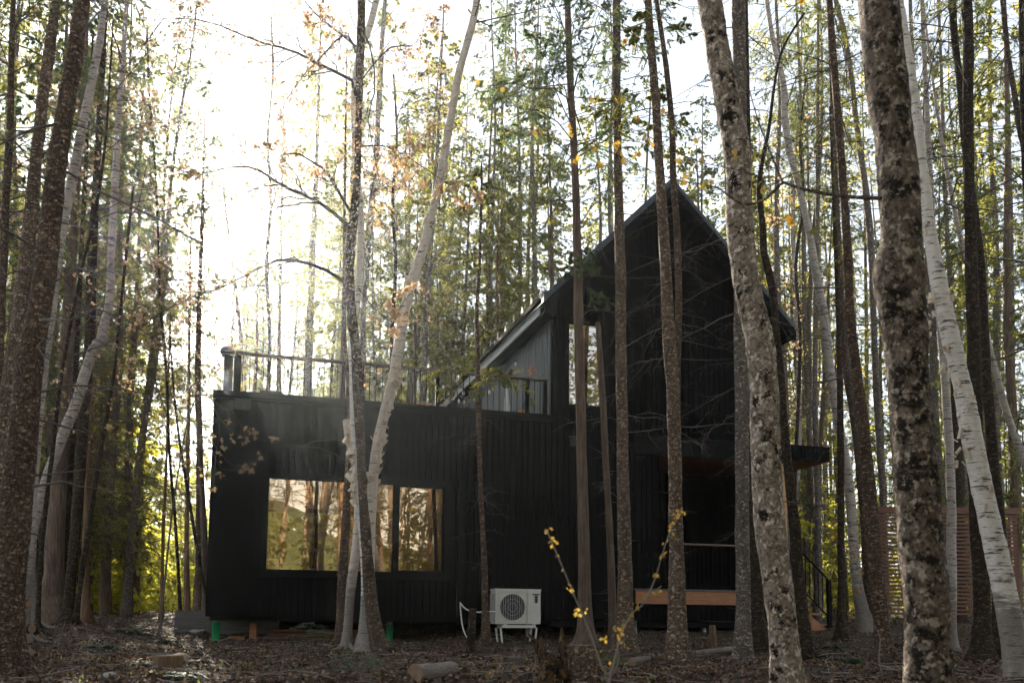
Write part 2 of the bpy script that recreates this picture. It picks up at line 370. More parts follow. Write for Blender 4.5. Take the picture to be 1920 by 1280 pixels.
# ------------------------------------------------------------------ tree builders
def interp_path(P, R, z):
    return np.stack([np.interp(z, P[:, 2], P[:, 0]), np.interp(z, P[:, 2], P[:, 1]), z], -1), np.interp(z, P[:, 2], R)
def along(P, R, bi, u):
    """point, tangent, radius at fraction u of branch bi"""
    N_ = P.shape[1]; x = u*(N_-1); i = np.minimum(x.astype(int), N_-2); f = (x-i)[:, None]
    a = P[bi, i]; b = P[bi, i+1]; return a*(1-f)+b*f, nrm(b-a), R[bi, i]*(1-f[:, 0])+R[bi, i+1]*f[:, 0]
def ramify(rng, P, R, n, lf, spread, droop=0., flat=0., npts=4, u0=.2, wob=.08, rmin=.0025, rf=.55):
    B = P.shape[0]; bi = np.repeat(np.arange(B), n); u = u0+(1-u0)*rng.random(B*n)
    p0, T, r = along(P, R, bi, u)
    Lp = np.linalg.norm(P[:, -1]-P[:, 0], axis=1)[bi]
    rnd = rng.normal(size=(B*n, 3)); rnd -= (rnd*T).sum(1, keepdims=True)*T
    if flat: rnd[:, 2] *= (1-flat)
    D = nrm(T+spread*nrm(rnd)); L = Lp*lf*(1.15-u*.75)*rng.uniform(.6, 1.2, B*n)
    s = np.linspace(0, 1, npts)[None, :, None]
    Q = p0[:, None]+D[:, None]*L[:, None, None]*s
    Q[..., 2] -= droop*L[:, None]*s[..., 0]**2
    w_ = rng.normal(0, wob, (B*n, npts, 3))*L[:, None, None]; w_[:, 0] = 0; Q += np.cumsum(w_, 1)*.6
    Rr = np.maximum(r*rf, rmin)[:, None]*(1-.75*s[..., 0])
    return Q, Rr
def leaf_on(rng, P, R, n, L, W, splay=.8, flat=.7, u0=.05, jitter=.3, down=0.):
    B = P.shape[0]; bi = np.repeat(np.arange(B), n); u = u0+(1-u0)*rng.random(B*n)
    p0, T, r = along(P, R, bi, u)
    up = nrm(np.array([0, 0, 1.])+rng.normal(0, 1-flat+.05, (B*n, 3)))
    side = nrm(np.cross(T, up))*np.where(rng.random(B*n) < .5, 1, -1)[:, None]
    D = T+side*splay+rng.normal(0, jitter, (B*n, 3)); D[:, 2] -= down
    k = rng.uniform(.6, 1.25, B*n)
    return leaves(p0, D, up, L*k, W*k)
def boughs(rng, P, R, z, L, up, droop, npts=6, wob=.05, azb=None):
    """first-order branches leaving a trunk path at heights z"""
    K = len(z); p0, r = interp_path(P, R, z)
    az = rng.uniform(0, 2*np.pi, K) if azb is None else azb
    D = np.stack([np.cos(az), np.sin(az), np.broadcast_to(up, K)], -1)
    s = np.linspace(0, 1, npts)[None, :, None]; L = np.asarray(L)[:, None, None]
    Q = p0[:, None]+D[:, None]*L*s
    Q[..., 2] -= (np.broadcast_to(droop, K)[:, None]*L[..., 0]*s[..., 0]**2)
    w_ = rng.normal(0, wob, (K, npts, 3))*L; w_[:, 0] = 0; Q += np.cumsum(w_, 1)*.5
    Rr = np.clip(L[..., 0]*.0068, .003, .02)*np.minimum(1, .3+r[:, None]*20)*(1-.8*s[..., 0])
    return Q, Rr
def dead_boughs(rng, P, R, z0, z1, K, Lm, twigmb, up=.05, droop=.25, n2=5):
    z = rng.uniform(z0, z1, K); L = Lm*rng.uniform(.25, 1, K)**1.3
    Q, r = boughs(rng, P, R, z, L, rng.normal(up, .18, K), droop, 6, .06)
    twigmb.add(*tubes(Q, r, 4))
    Q2, r2 = ramify(rng, Q, r, n2, .38, 1.0, .15, .3, 4, .15, .1, .0022); twigmb.add(*tubes(Q2, r2, 3))
    Q3, r3 = ramify(rng, Q2, r2, 2, .5, .9, .1, 0, 3, .2, .1, .0016); twigmb.add(*tubes(Q3, r3, 3))
FINE = [1., 1.]
def live_boughs(rng, P, R, z0, z1, K, Lf, twigmb, leafmb, kind='cedar', dens=1., azb=None):
    z = np.sort(rng.uniform(z0, z1, K)); L = np.array([Lf(a) for a in z])*rng.uniform(.55, 1.1, K)
    if kind == 'spruce':
        Q, r = boughs(rng, P, R, z, L, rng.normal(.05, .12, K), .22, 6, .04, azb)
        Q2, r2 = ramify(rng, Q, r, int(9*dens), .42, .85, .25, .75, 4, .12, .05, .002)
        Q3, r3 = ramify(rng, Q2, r2, 3, .5, .8, .2, .6, 3, .2, .05, .0015)
        ll = (.07, .017, 20, 20)
    elif kind == 'cedar':
        Q, r = boughs(rng, P, R, z, L, rng.normal(.22, .18, K), .42, 6, .06, azb)
        Q2, r2 = ramify(rng, Q, r, int(8*dens), .40, .8, .1, .5, 4, .15, .07, .002)
        Q3, r3 = ramify(rng, Q2, r2, 4, .45, .7, .25, .55, 3, .25, .06, .0015)
        ll = (.095, .026, 13, 17)
    else:
        Q, r = boughs(rng, P, R, z, L, rng.uniform(.4, 1.1, K), .2, 6, .07, azb)
        Q2, r2 = ramify(rng, Q, r, int(7*dens), .5, .9, -.05, 0, 5, .15, .08, .002)
        Q3, r3 = ramify(rng, Q2, r2, 4, .5, .8, 0, 0, 4, .2, .08, .0015)
        ll = (.055, .042, 3, 4)
    twigmb.add(*tubes(Q, r, 4)); twigmb.add(*tubes(Q2, r2, 3))
    twigmb.add(*tubes(Q3[:, ::2] if kind != 'deci' else Q3, r3[:, ::2] if kind != 'deci' else r3, 3))
    ll = (ll[0]*FINE[0], ll[1]*FINE[0], int(ll[2]*FINE[1]), int(ll[3]*FINE[1]))
    leafmb.add(*leaf_on(rng, Q3, r3, ll[3], ll[0], ll[1], .75, .6, 0, .28, .12 if kind != 'deci' else .3))
    leafmb.add(*leaf_on(rng, Q2, r2, ll[2], ll[0], ll[1], .9, .6, .1, .25, .05))
    return Q, r

def smooth_path(P, R, n):
    """Catmull-Rom resample"""
    P = np.asarray(P, float); R = np.asarray(R, float); m = len(P)
    t_ = np.linspace(0, m-1, n); i = np.clip(t_.astype(int), 0, m-2); f = (t_-i)[:, None]
    g = lambda X, k: X[np.clip(k, 0, m-1)]
    X = np.concatenate([P, R[:, None]], 1)
    a, b_, c_, d = g(X, i-1), g(X, i), g(X, i+1), g(X, i+2)
    Y = .5*((2*b_)+(-a+c_)*f+(2*a-5*b_+4*c_-d)*f**2+(-a+3*b_-3*c_+d)*f**3)
    return Y[:, :3], np.maximum(Y[:, 3], .003)
from mathutils import noise as mn
def trunk_mb(rng, P, R, sides=14, lump=.05, seg=.12, rough=0.):
    n = max(8, int(np.linalg.norm(P[-1]-P[0])/seg)); Q, r = smooth_path(P, R, n)
    mb = MB(); v, f = tubes(Q[None], r[None], sides)
    v = v.reshape(n, sides, 3); c = Q[:, None]; a = np.arange(sides)*2*np.pi/sides; zz = Q[:, 2][:, None]
    ph = rng.uniform(0, 6, 6); zl = Q[:, 2][:, None]; lob = np.exp(-np.clip(zl, 0, 9)/.16)*(.22*np.sin(4*a+ph[4])+.16*np.sin(7*a+ph[5])+.1)
    k = 1+lump*(np.sin(2*a+zz*1.3+ph[0])+.7*np.sin(3*a-zz*2.9+ph[1])+.6*np.sin(a+zz*5.1+ph[2])+.4*np.sin(zz*9+2*a+ph[3]))+rng.normal(0, lump*.45, (n, sides))+lob
    v = c+(v-c)*k[..., None]
    if rough:
        d_ = nrm(v-c); off = rng.uniform(0, 50, 3)
        flat_ = v.reshape(-1, 3)+off; h = np.empty(len(flat_))
        for i, q in enumerate(flat_):
            s1 = mn.fractal((q[0]*16, q[1]*16, q[2]*9), .9, 2.1, 4); s2 = mn.noise((q[0]*4, q[1]*4, q[2]*3))
            h[i] = max(-.9, s1)*.8+s2*1.0
        v = v+d_*(h.reshape(n, sides)*rough)[..., None]
    mb.add(v.reshape(-1, 3), f); return mb, Q, r

TREES = []
def px_tree(name, mt, Y, pts, label, ztop=13., lean=0., sides=14, lump=.05, flare=1.5, seed=0, group=None, cat='tree', tip=.35, extend=True, rough=0.):
    """a tree whose trunk stands at distance Y; pts run from the top down as (x, y, width)"""
    rng = np.random.default_rng(seed+int(abs(pts[0][0]))*7+int(Y*13))
    pts = sorted(pts, key=lambda p: p[1])
    P = [at(x, y, Y) for x, y, w_ in pts]; R = [w_*Y/FPX/2 for *_, w_ in pts]
    P = P[::-1]; R = R[::-1]                      # bottom first
    d = P[1]-P[0]; d = d/d[2]; d[:2] = np.clip(d[:2], -.25, .25)
    while P[0][2] > gz(P[0][0], P[0][1])-.15: P.insert(0, P[0]-d*.25); R.insert(0, R[0]*1.02)
    while len(P) > 3 and P[1][2] < gz(P[1][0], P[1][1])-.15: P.pop(0); R.pop(0)
    if extend:
        d = P[-1]-P[-2]; d = d/max(d[2], .05); d[:2] = np.clip(d[:2], -.25, .25)
        z1 = P[-1][2]; r1 = R[-1]
        if ztop > z1+.5:
            k = 5
            for i in range(1, k+1):
                dz = (ztop-z1)/k; P.append(P[-1]+d*dz*np.array([.8**i, .8**i, 1])); R.append(r1*(1-(1-tip)*i/k))
    P = np.array(P); R = np.array(R)
    P[:, 1] += lean*(P[:, 2]-P[0, 2])
    g0 = float(gz(P[0, 0], P[0, 1])); hb = P[:, 2]-g0
    base = np.array([P[0, 0], P[0, 1], g0])
    Pl = P-base
    Q, r = smooth_path(Pl, R, max(10, int(Pl[-1, 2]/.15)))
    r = r*(1+(flare-1)*np.exp(-np.clip(Q[:, 2], 0, 9)/.22))
    root = empty(name, base)
    tag(root, label, cat, group)
    hi = Y < 9.5 or (rough and Y < 12)
    mb, Q, r = trunk_mb(rng, Q, r, 44 if hi else sides, lump*(.35 if hi else 1), .035 if hi else (.1 if Y < 12 else .16), (rough or .009) if hi else 0)
    mb.build('trunk', M[mt], root, True)
    TREES.append(root)
    return root, Q, r, rng
def dress(T, dead=None, live=None, twig='twig', leaf='cedar_leaf', stubs=0):
    """dead = (z0,z1,K,L), live = (z0,z1,K,L,kind,dens)"""
    root, Q, r, rng = T
    tm = MB(); lm = MB()
    if dead:
        for d_ in (dead if isinstance(dead, list) else [dead]): dead_boughs(rng, Q, r, *d_, tm)
    if stubs:
        z = rng.uniform(.5, Q[-1, 2]*.6, stubs); Qs, rs = boughs(rng, Q, r, z, rng.uniform(.08, .4, stubs), rng.normal(0, .2, stubs), 0., 4)
        tm.add(*tubes(Qs, rs*1.3, 4))
    if live:
        for l_ in (live if isinstance(live, list) else [live]):
            z0, z1, K, L = l_[:4]; kind = l_[4]; dens = l_[5] if len(l_) > 5 else 1; azb = l_[6] if len(l_) > 6 else None
            f = (lambda z, L=L, z0=z0, z1=z1: L*(1-.75*((z-z0)/(z1-z0))**1.3)) if kind != 'deci' else (lambda z, L=L: L)
            if azb is not None: azb = rng.uniform(azb[0], azb[1], K)
            live_boughs(rng, Q, r, z0, z1, K, f, tm, lm, kind, dens, azb)
    if tm.v: tm.build('branches', M[twig], root)
    if lm.v: lm.build('foliage', M[leaf], root)
    return root
def limb_system(root, base, paths, rng, woodmat, leafmat=None, n=(5, 4, 3), leafn=3, L=.06, W=.045, name='limbs', clump=1.0, minr=.002):
    """traced limbs (lists of world points with radii) that ramify and carry young leaves"""
    tm = MB(); lm = MB()
    for pts, r0, r1 in paths:
        P = np.array(pts)-base; m_ = 12
        Q, r = smooth_path(P, np.linspace(r0, r1, len(P)), m_)
        tm.add(*tubes(Q[None], r[None], 6))
        L1 = np.linalg.norm(Q[-1]-Q[0])
        a, b_ = ramify(rng, Q[None], r[None], n[0], .34, .8, .05, 0, 6, .15, .08, minr); tm.add(*tubes(a, b_, 4))
        c_, d_ = ramify(rng, a, b_, n[1], .45, .8, .0, 0, 5, .2, .09, minr*.8); tm.add(*tubes(c_, d_, 3))
        e_, f_ = ramify(rng, c_, d_, n[2], .5, .7, .05, 0, 4, .3, .08, minr*.7); tm.add(*tubes(e_, f_, 3))
        if leafmat:
            k = rng.random(len(e_)) < clump; lm.add(*leaf_on(rng, e_[k], f_[k], leafn, L, W, .8, .2, .8, .6, .35))
    tm.build(name, M[woodmat], root)
    if leafmat: lm.build('foliage', M[leafmat], root)

def path_px(pts, Y0, Y1=None):
    Y1 = Y0 if Y1 is None else Y1; n = len(pts)
    return [at(x, y, Y0+(Y1-Y0)*i/(n-1)) for i, (x, y) in enumerate(pts)]

FINE[:] = [.37, 4.6]
# ---- trees standing in front of the house
T = px_tree('spruce_tree', 'spruce', 14, [(640, 1190, 20), (635, 1255, 22), (642, 1090, 18), (649, 965, 15), (652, 890, 12), (654, 800, 9), (652, 700, 8), (646, 620, 7), (646, 430, 5)],
            'slim brown spruce at the outer side of the birch and maple clump', 9.5)
dress(T, dead=(2.2, 9, 34, 1.2), stubs=10, twig='twig')
T = px_tree('birch_snag', 'birch', 13.2, [(652, 1240, 24), (652, 1190, 14), (656, 1115, 17), (666, 1040, 18), (671, 970, 16), (668, 900, 14), (661, 850, 13), (656, 832, 9)],
            'broken white birch stump with curls of peeling bark at its top before the window', extend=False, lump=.06)
root, Q, r, rng = T
cm = MB()
def curl(mb, c, ax, rad, length, turns=.8, n=9, w=None):
    """rolled flake of bark"""
    ax = nrm(np.array(ax, float)); q = nrm(np.cross(ax, [.3, .5, .8])); p = np.cross(ax, q)
    v = []
    for i in range(n):
        a = turns*2*math.pi*i/(n-1); rr = rad*(1+.35*i/(n-1))
        for s_ in (0, .5, 1): v.append(c+ax*length*(s_-.5)*(1-.25*i/n)+rr*(math.cos(a)*q+math.sin(a)*p))
    idx_ = np.arange(n*3).reshape(n, 3)
    mb.add(v, np.stack([idx_[:-1, :-1], idx_[1:, :-1], idx_[1:, 1:], idx_[:-1, 1:]], -1).reshape(-1, 4))
for i in range(26):
    z = rng.uniform(1.95, 3.2); p, rr = interp_path(Q, r, np.array([z])); a = rng.uniform(0, 6.28)
    curl(cm, p[0]+np.array([math.cos(a), math.sin(a), 0])*rr[0]*1.1, [rng.normal(0, .5), rng.normal(0, .5), 1], rng.uniform(.02, .06), rng.uniform(.08, .26), rng.uniform(.35, .8))
cm.build('peeling_bark', M['curl'], root)
T = px_tree('birch_tree', 'birch_white', 12.9, [(690, 1262, 44), (688, 1210, 34), (684, 1150, 18), (682, 1100, 11), (680, 1050, 9), (675, 980, 9), (669, 930, 9), (662, 800, 10), (660, 700, 10), (660, 640, 11), (665, 590, 13),
            (673, 540, 14), (676, 440, 14), (675, 360, 11), (666, 300, 10), (663, 180, 10), (673, 100, 11), (690, 60, 13), (706, 0, 13)],
            'thin white birch twisting up against the dark maple, its foot swollen and scaly', 14, flare=1.2)
root, Q, r, rng = T
cm = MB()
for i in range(16):
    z = rng.uniform(2.0, 2.9); p, rr = interp_path(Q, r, np.array([z])); a = rng.uniform(0, 6.28)
    curl(cm, p[0]+np.array([math.cos(a), math.sin(a), 0])*rr[0]*1.2, [rng.normal(0, .6), rng.normal(0, .4), 1], rng.uniform(.02, .05), rng.uniform(.08, .22), rng.uniform(.35, .8))
cm.build('peeling_bark', M['curl'], root)
dress(T, live=(8, 13.5, 16, 1.6, 'deci', .7), leaf='bud_leaf')
T = px_tree('birch_tree', 'birch', 13.1, [(690, 1245, 34), (690, 1120, 24), (693, 1030, 19), (696, 965, 19), (700, 890, 20), (705, 855, 22), (715, 800, 21), (730, 740, 22), (740, 695, 21), (750, 640, 21), (760, 575, 19), (775, 520, 19), (795, 460, 18),
            (805, 415, 17), (815, 380, 15), (825, 340, 17), (834, 285, 16), (845, 225, 16), (855, 165, 16), (862, 130, 15), (875, 85, 15), (887, 40, 14), (894, 0, 14)],
            'tall white birch leaning far over above the deck railing, its bark shredding in ragged flakes', 14.5)
root, Q, r, rng = T
cm = MB()
for i in range(120):
    z = rng.uniform(2.3, 4.1) if i < 90 else rng.uniform(4.1, 10); p, rr = interp_path(Q, r, np.array([z])); a = rng.uniform(-1.6, 1.6) if i < 70 else rng.uniform(0, 6.28)
    curl(cm, p[0]+np.array([math.cos(a), math.sin(a), 0])*rr[0]*1.05, [rng.normal(0, .6), rng.normal(0, .5), 1], rng.uniform(.012, .035), rng.uniform(.04, .15), rng.uniform(.25, .7), 6)
cm.build('peeling_bark', M['curl'], root)
dress(T, live=(9.3, 14, 14, 1.8, 'deci', .8), leaf='bud_leaf')
# dark maple with traced limbs
T = px_tree('maple_tree', 'maple', 12.6, [(730, 1278, 32), (722, 1245, 28), (705, 1190, 25), (695, 1115, 23), (685, 990, 20), (678, 890, 18), (674, 790, 19), (671, 715, 21), (667, 650, 18), (660, 600, 18), (655, 525, 17), (659, 450, 18), (665, 385, 17),
            (670, 325, 15), (672, 250, 14), (674, 190, 15), (676, 100, 16), (678, 0, 15)],
            'dark curving maple with long bare sweeping limbs and orange buds on the twigs', 14.5, lump=.07)
root, Q, r, rng = T; base = np.array(root.location)
PP = lambda pts, a=12.6, b_=None: path_px(pts, a, b_)
lim = [
 (PP([(656, 425), (620, 395), (590, 375), (560, 363), (525, 345), (490, 322), (460, 312), (420, 316), (385, 325), (350, 345)], 12.6, 11.4), .030, .004),
 (PP([(656, 395), (635, 360), (610, 320), (580, 300), (555, 287), (530, 290), (515, 275)], 12.6, 11.8), .022, .004),
 (PP([(645, 528), (605, 503), (570, 492), (530, 486), (490, 500), (450, 522), (400, 545), (350, 560), (300, 588), (250, 625)], 12.6, 10.8), .026, .003),
 (PP([(668, 180), (655, 145), (610, 128), (570, 105), (530, 90), (490, 80), (440, 60), (390, 40), (330, 34), (270, 40)], 12.6, 11.5), .026, .003),
 (PP([(668, 100), (655, 70), (635, 72), (600, 110), (570, 140), (545, 175), (520, 220)], 12.6, 12.0), .020, .004),
 (PP([(668, 88), (640, 65), (605, 38), (570, 0), (540, -60)], 12.6, 12), .018, .004),
 (PP([(682, 60), (700, 110), (702, 180), (690, 215), (698, 270), (708, 320), (714, 350), (728, 395)], 12.6, 12.2), .012, .003),
 (PP([(676, 275), (720, 274), (760, 292), (800, 318), (840, 345), (880, 372)], 12.6, 12.8), .013, .003),
 (PP([(672, 540), (700, 575), (735, 600), (760, 560), (790, 535)], 12.6, 12.2), .010, .003),
 (PP([(674, 380), (700, 360), (735, 335), (765, 300), (790, 250)], 12.6, 13.2), .012, .003),
 (PP([(678, 150), (730, 90), (775, 85), (800, 40), (820, -30)], 12.6, 13.0), .012, .003),
]
limb_system(root, base, lim, rng, 'twig', 'bud_leaf', (15, 8, 6), 2, .042, .033, clump=.5)

T = px_tree('cedar_tree', 'spruce', 15.5, [(912, 1215, 17), (910, 1140, 13), (908, 1065, 12), (905, 990, 10), (901, 915, 9.5), (899, 840, 9.5), (897, 765, 9), (896, 690, 8.5), (895, 640, 8), (894, 575, 7), (899, 500, 6), (901, 425, 5.5), (903, 350, 5), (903, 305, 3)],
            'skinny young cedar rising in front of the wall beside the air conditioner', 8.5, extend=False, flare=1.7)
dress(T, dead=[(1.2, 8.2, 40, 1.1)], live=[(4.3, 5.4, 15, 1.0, 'cedar', .9), (6.5, 8.2, 12, .8, 'cedar', .5)], stubs=10)
T = px_tree('cedar_tree', 'cedar', 15, [(1098, 1215, 36), (1098, 1170, 27), (1096, 1090, 23), (1092, 900, 21), (1087, 700, 19), (1086, 640, 18), (1085, 600, 18), (1083, 500, 17), (1081, 400, 16), (1077, 300, 15), (1072, 200, 14), (1067, 100, 13), (1064, 0, 12)],
            'straight brown cedar crossing the tall upper window, big grey green crown over the roof', 15, flare=1.8)
dress(T, dead=[(5.5, 9, 26, 1.7)], live=[(6.0, 6.7, 7, .9, 'cedar', .9), (7.9, 15, 54, 2.5, 'cedar', 1.0)], leaf='cedar_deep')
T = px_tree('dead_snag', 'cedar', 15.6, [(1150, 1185, 20), (1149, 1150, 16), (1147, 1090, 15), (1140, 940, 13), (1132, 790, 12), (1124, 650, 11), (1121, 604, 9)],
            'thin bare snag between the straight cedar and the speckled spruce, ending at the upper window', extend=False)
dress(T, stubs=28, dead=(1.5, 4.5, 14, .5), twig='twig_pale')
T = px_tree('spruce_tree', 'spruce_pale', 14.5, [(1172, 1185, 38), (1172, 1140, 30), (1172, 1090, 27), (1170, 990, 25), (1167, 840, 23), (1165, 700, 22), (1164, 600, 20), (1163, 500, 20), (1161, 400, 18), (1158, 300, 17), (1157, 200, 16), (1156, 100, 15.5), (1156, 0, 15)],
            'speckled straight spruce just past the thin snag, pale bark flecks and short dead twigs', 16, flare=1.6)
dress(T, dead=[(3, 13, 36, 1.5)], live=(10, 16, 30, 1.7, 'spruce', .7), stubs=40, leaf='spruce_leaf')
T = px_tree('spruce_tree', 'spruce_pale', 11.5, [(1272, 1268, 44), (1271, 1215, 38), (1270, 1190, 36), (1269, 1090, 32), (1268, 990, 28), (1265, 865, 26), (1262, 740, 25), (1255, 640, 24), (1250, 550, 22), (1244, 425, 21), (1237, 325, 19), (1230, 200, 17), (1222, 100, 16), (1215, 0, 14)],
            'pale flecked spruce before the porch, the yellow sapling tip against it', 14, flare=1.35)
dress(T, dead=[(2, 12, 34, 1.4)], live=[(7.3, 8.6, 8, .9, 'cedar', .8), (10, 14, 22, 1.4, 'spruce', .7)], stubs=40, leaf='cedar_leaf')
T = px_tree('spruce_tree', 'spruce', 13, [(1262, 1180, 20), (1265, 900, 16), (1268, 740, 15), (1271, 640, 15), (1272, 525, 14), (1269, 425, 13), (1262, 325, 12), (1259, 225, 11), (1252, 150, 11), (1242, 75, 10), (1231, 0, 9)],
            'slim spruce crossing close behind the pale flecked spruce at the gable peak', 14)
dress(T, dead=[(3, 12, 24, 1.2)], live=[(7.2, 8.4, 6, .8, 'cedar', .8), (11, 14, 12, 1.1, 'spruce', .7)], stubs=20)
T = px_tree('spruce_tree', 'spruce_grey', 12, [(1393, 1265, 32), (1393, 1200, 29), (1393, 1090, 27), (1391, 800, 27), (1390, 640, 27), (1389, 450, 27), (1388, 300, 26), (1387, 150, 26), (1385, 0, 26)],
            'straight grey spruce partly hidden behind the blotchy mossy maple', 16, flare=1.4)
dress(T, dead=[(1.5, 12, 40, 1.7)], live=(11.5, 16, 24, 1.6, 'spruce', .7), stubs=40, leaf='spruce_leaf')
T = px_tree('mossy_maple', 'mossy_pale', 7.5, [(1476, 1279, 50), (1470, 1200, 51), (1461, 1115, 54), (1444, 990, 56), (1436, 865, 55), (1433, 740, 53), (1424, 640, 52), (1405, 560, 49), (1393, 480, 52), (1386, 400, 52), (1385, 330, 50), (1378, 260, 53), (1362, 180, 50), (1345, 95, 48), (1331, 0, 45)],
            'blotchy pale maple with dark moss patches in front of the corner of the house', 9, sides=22, lump=.045, cat='tree')
T = px_tree('dark_maple', 'dark_bark', 13, [(1503, 1190, 30), (1500, 1115, 23), (1492, 1015, 20), (1482, 915, 18), (1472, 815, 16), (1465, 715, 15), (1457, 640, 14), (1452, 575, 14), (1445, 525, 14), (1433, 475, 13), (1430, 425, 12), (1422, 360, 10), (1430, 300, 8), (1442, 240, 7), (1452, 160, 6), (1468, 90, 5), (1508, 25, 4)],
            'dark wiry maple winding up past the end of the porch roof', 11, lump=.08, extend=False)
dress(T, dead=[(3, 8.5, 30, 1.6)], stubs=12)
T = px_tree('cedar_tree', 'dark_bark', 14, [(1424, 1188, 34), (1420, 1150, 26), (1415, 1000, 19), (1411, 800, 16), (1408, 600, 14)],
            'dark cedar hidden almost wholly behind the blotchy maple, foot swollen', 12)
dress(T, dead=[(5, 10, 16, 1.2)])

def bud_sapling(Y, pts, label, z0, z1, K, L, seed=5, frac=.45):
    root, Q, r, rng = px_tree('maple_sapling', 'dark_bark', Y, pts, label, extend=False, lump=.03, sides=8, seed=seed)
    lm = MB(); tm = MB(); Q1, r1 = boughs(rng, Q, r, rng.uniform(z0, z1, K), rng.uniform(.35, 1, K)*L, rng.uniform(-.1, .8, K), .2, 7, .07)
    tm.add(*tubes(Q1, r1, 4)); Q2, r2 = ramify(rng, Q1, r1, 11, .42, .8, 0, 0, 5, .2, .09, .002); tm.add(*tubes(Q2, r2, 3))
    Q3, r3 = ramify(rng, Q2, r2, 4, .5, .8, .1, 0, 4, .3, .09, .0016); tm.add(*tubes(Q3, r3, 3)); k = rng.random(len(Q3)) < frac
    lm.add(*leaf_on(rng, Q3[k], r3[k], 4, .05, .04, .8, .2, .75, .6, .4)); tm.build('branches', M['twig'], root); lm.build('foliage', M['bud_leaf'], root)
bud_sapling(19, [(338, 1140, 7), (330, 1000, 6), (318, 850, 5.5), (312, 700, 5), (300, 560, 5), (296, 420, 4), (290, 300, 4), (280, 180, 4), (276, 60, 3)], 'slender budding maple crossing the glow of the sun', 3, 12, 44, 2.6, 21)
bud_sapling(14, [(70, 1170, 9), (80, 1000, 8), (98, 850, 8), (116, 700, 7), (150, 520, 6), (178, 400, 6), (196, 280, 5), (205, 160, 4), (212, 40, 3)], 'slender budding maple with its stem between the thick leaning spruce and the fluted cedar', 3, 9, 44, 2.4, 22)
bud_sapling(24, [(498, 1120, 8), (500, 800, 8), (506, 640, 7), (500, 500, 7), (508, 380, 6), (502, 260, 5), (512, 140, 4), (508, 30, 3)], 'slender budding maple rising behind the roof deck over the wicker basket', 6, 16, 50, 2.6, 23, .55)
bud_sapling(23, [(742, 1120, 8), (740, 800, 8), (734, 640, 7), (742, 500, 7), (736, 380, 6), (744, 260, 5), (738, 140, 4)], 'slender budding maple rising behind the roof deck between the big birch and the dark maple', 6, 15, 46, 2.4, 24, .55)
bud_sapling(26, [(1480, 1140, 8), (1490, 900, 8), (1500, 640, 7), (1492, 500, 7), (1506, 380, 6), (1500, 260, 5), (1512, 140, 4)], 'slender budding maple far past the right eave of the gable roof', 4, 16, 46, 2.6, 25, .5)

# ---- right-hand side
T = px_tree('mossy_maple', 'mossy', 5.5, [(1742, 1279, 84), (1738, 1140, 82), (1728, 1040, 83), (1721, 950, 80), (1716, 865, 77), (1707, 740, 73), (1699, 640, 80), (1688, 560, 84), (1684, 505, 90), (1690, 450, 76), (1684, 350, 76), (1676, 250, 72), (1661, 150, 80), (1646, 0, 76)],
            'thick dark maple trunk with black and green moss, before the slatted screen', 7.5, sides=26, lump=.05)
root, Q, r, rng = T; base = np.array(root.location)
lim = [(path_px([(1652, 372), (1620, 371), (1580, 368), (1530, 360), (1490, 350), (1468, 343), (1450, 360), (1428, 377), (1395, 383), (1370, 370), (1345, 352), (1310, 345), (1260, 335), (1200, 312), (1130, 280), (1060, 262)], 5.4, 6.6), .0135, .0016),
       (path_px([(1468, 343), (1440, 275), (1418, 215), (1395, 130), (1372, 40)], 5.6, 5.9), .007, .002),
       (path_px([(1420, 330), (1380, 318), (1300, 300), (1240, 268), (1180, 240), (1110, 215), (1050, 235)], 5.9, 6.4), .0035, .0012)]
tm = MB()
lm = MB()
allq = []
for pts, r0, r1 in lim:
    q, rr = smooth_path(np.array(pts)-base, np.linspace(r0, r1, len(pts)), 50); tm.add(*tubes(q[None], rr[None], 7)); allq.append(q)
    a, b_ = ramify(rng, q[None], rr[None], 5, .10, .8, .1, 0, 6, .3, .08, .001); tm.add(*tubes(a, b_, 4))
tm.build('limb', M['maple'], root)
def maple_leaf(mb, c, size, rng, droop=.6):
    """small lobed, drooping leaf"""
    d = nrm(np.array([rng.normal(0, .5), rng.normal(0, .5), -droop-rng.random()])); nn = nrm(np.array([rng.normal(), rng.normal(), rng.normal()*.5]))
    s_ = nrm(np.cross(d, nn)); pts = [(0, 0), (.35, .42), (.18, .5), (.55, .62), (.30, .75), (.12, .9), (0, 1.15)]
    o = [c+size*(d*(b__)+s_*a) for a, b__ in pts]+[c+size*(d*(b__)-s_*a) for a, b__ in pts[1:-1][::-1]]
    mid = c+size*d*.5+nrm(np.cross(s_, d))*size*.1
    n = len(o); mb.add([mid]+o, [(0, i+1, (i+1) % n+1) for i in range(n)])
for x, y, k in [(1156, 190, 4), (1176, 80, 2), (1182, 95, 1), (1099, 190, 2), (1155, 275, 4), (1235, 210, 3), (1216, 265, 4), (1075, 250, 3), (1079, 300, 4), (1195, 290, 3), (1118, 275, 2), (1095, 265, 2), (1119, 310, 1), (1168, 295, 2), (1195, 220, 2),
                (1015, 245, 2), (1232, 325, 1), (1288, 335, 2), (1371, 290, 2), (1430, 355, 3), (1455, 402, 2), (1482, 410, 3), (1500, 5, 3), (1332, 345, 2), (940, 175, 1), (900, 150, 2), (972, 190, 1), (1304, 262, 1), (1272, 300, 1), (1318, 312, 1)]:
    for i in range(k): maple_leaf(lm, at(x+rng.normal(0, 5), y+rng.normal(0, 5)-6, 6.1)-base, rng.uniform(.035, .058), rng)
lm.build('foliage', M['yellow_leaf'], root)
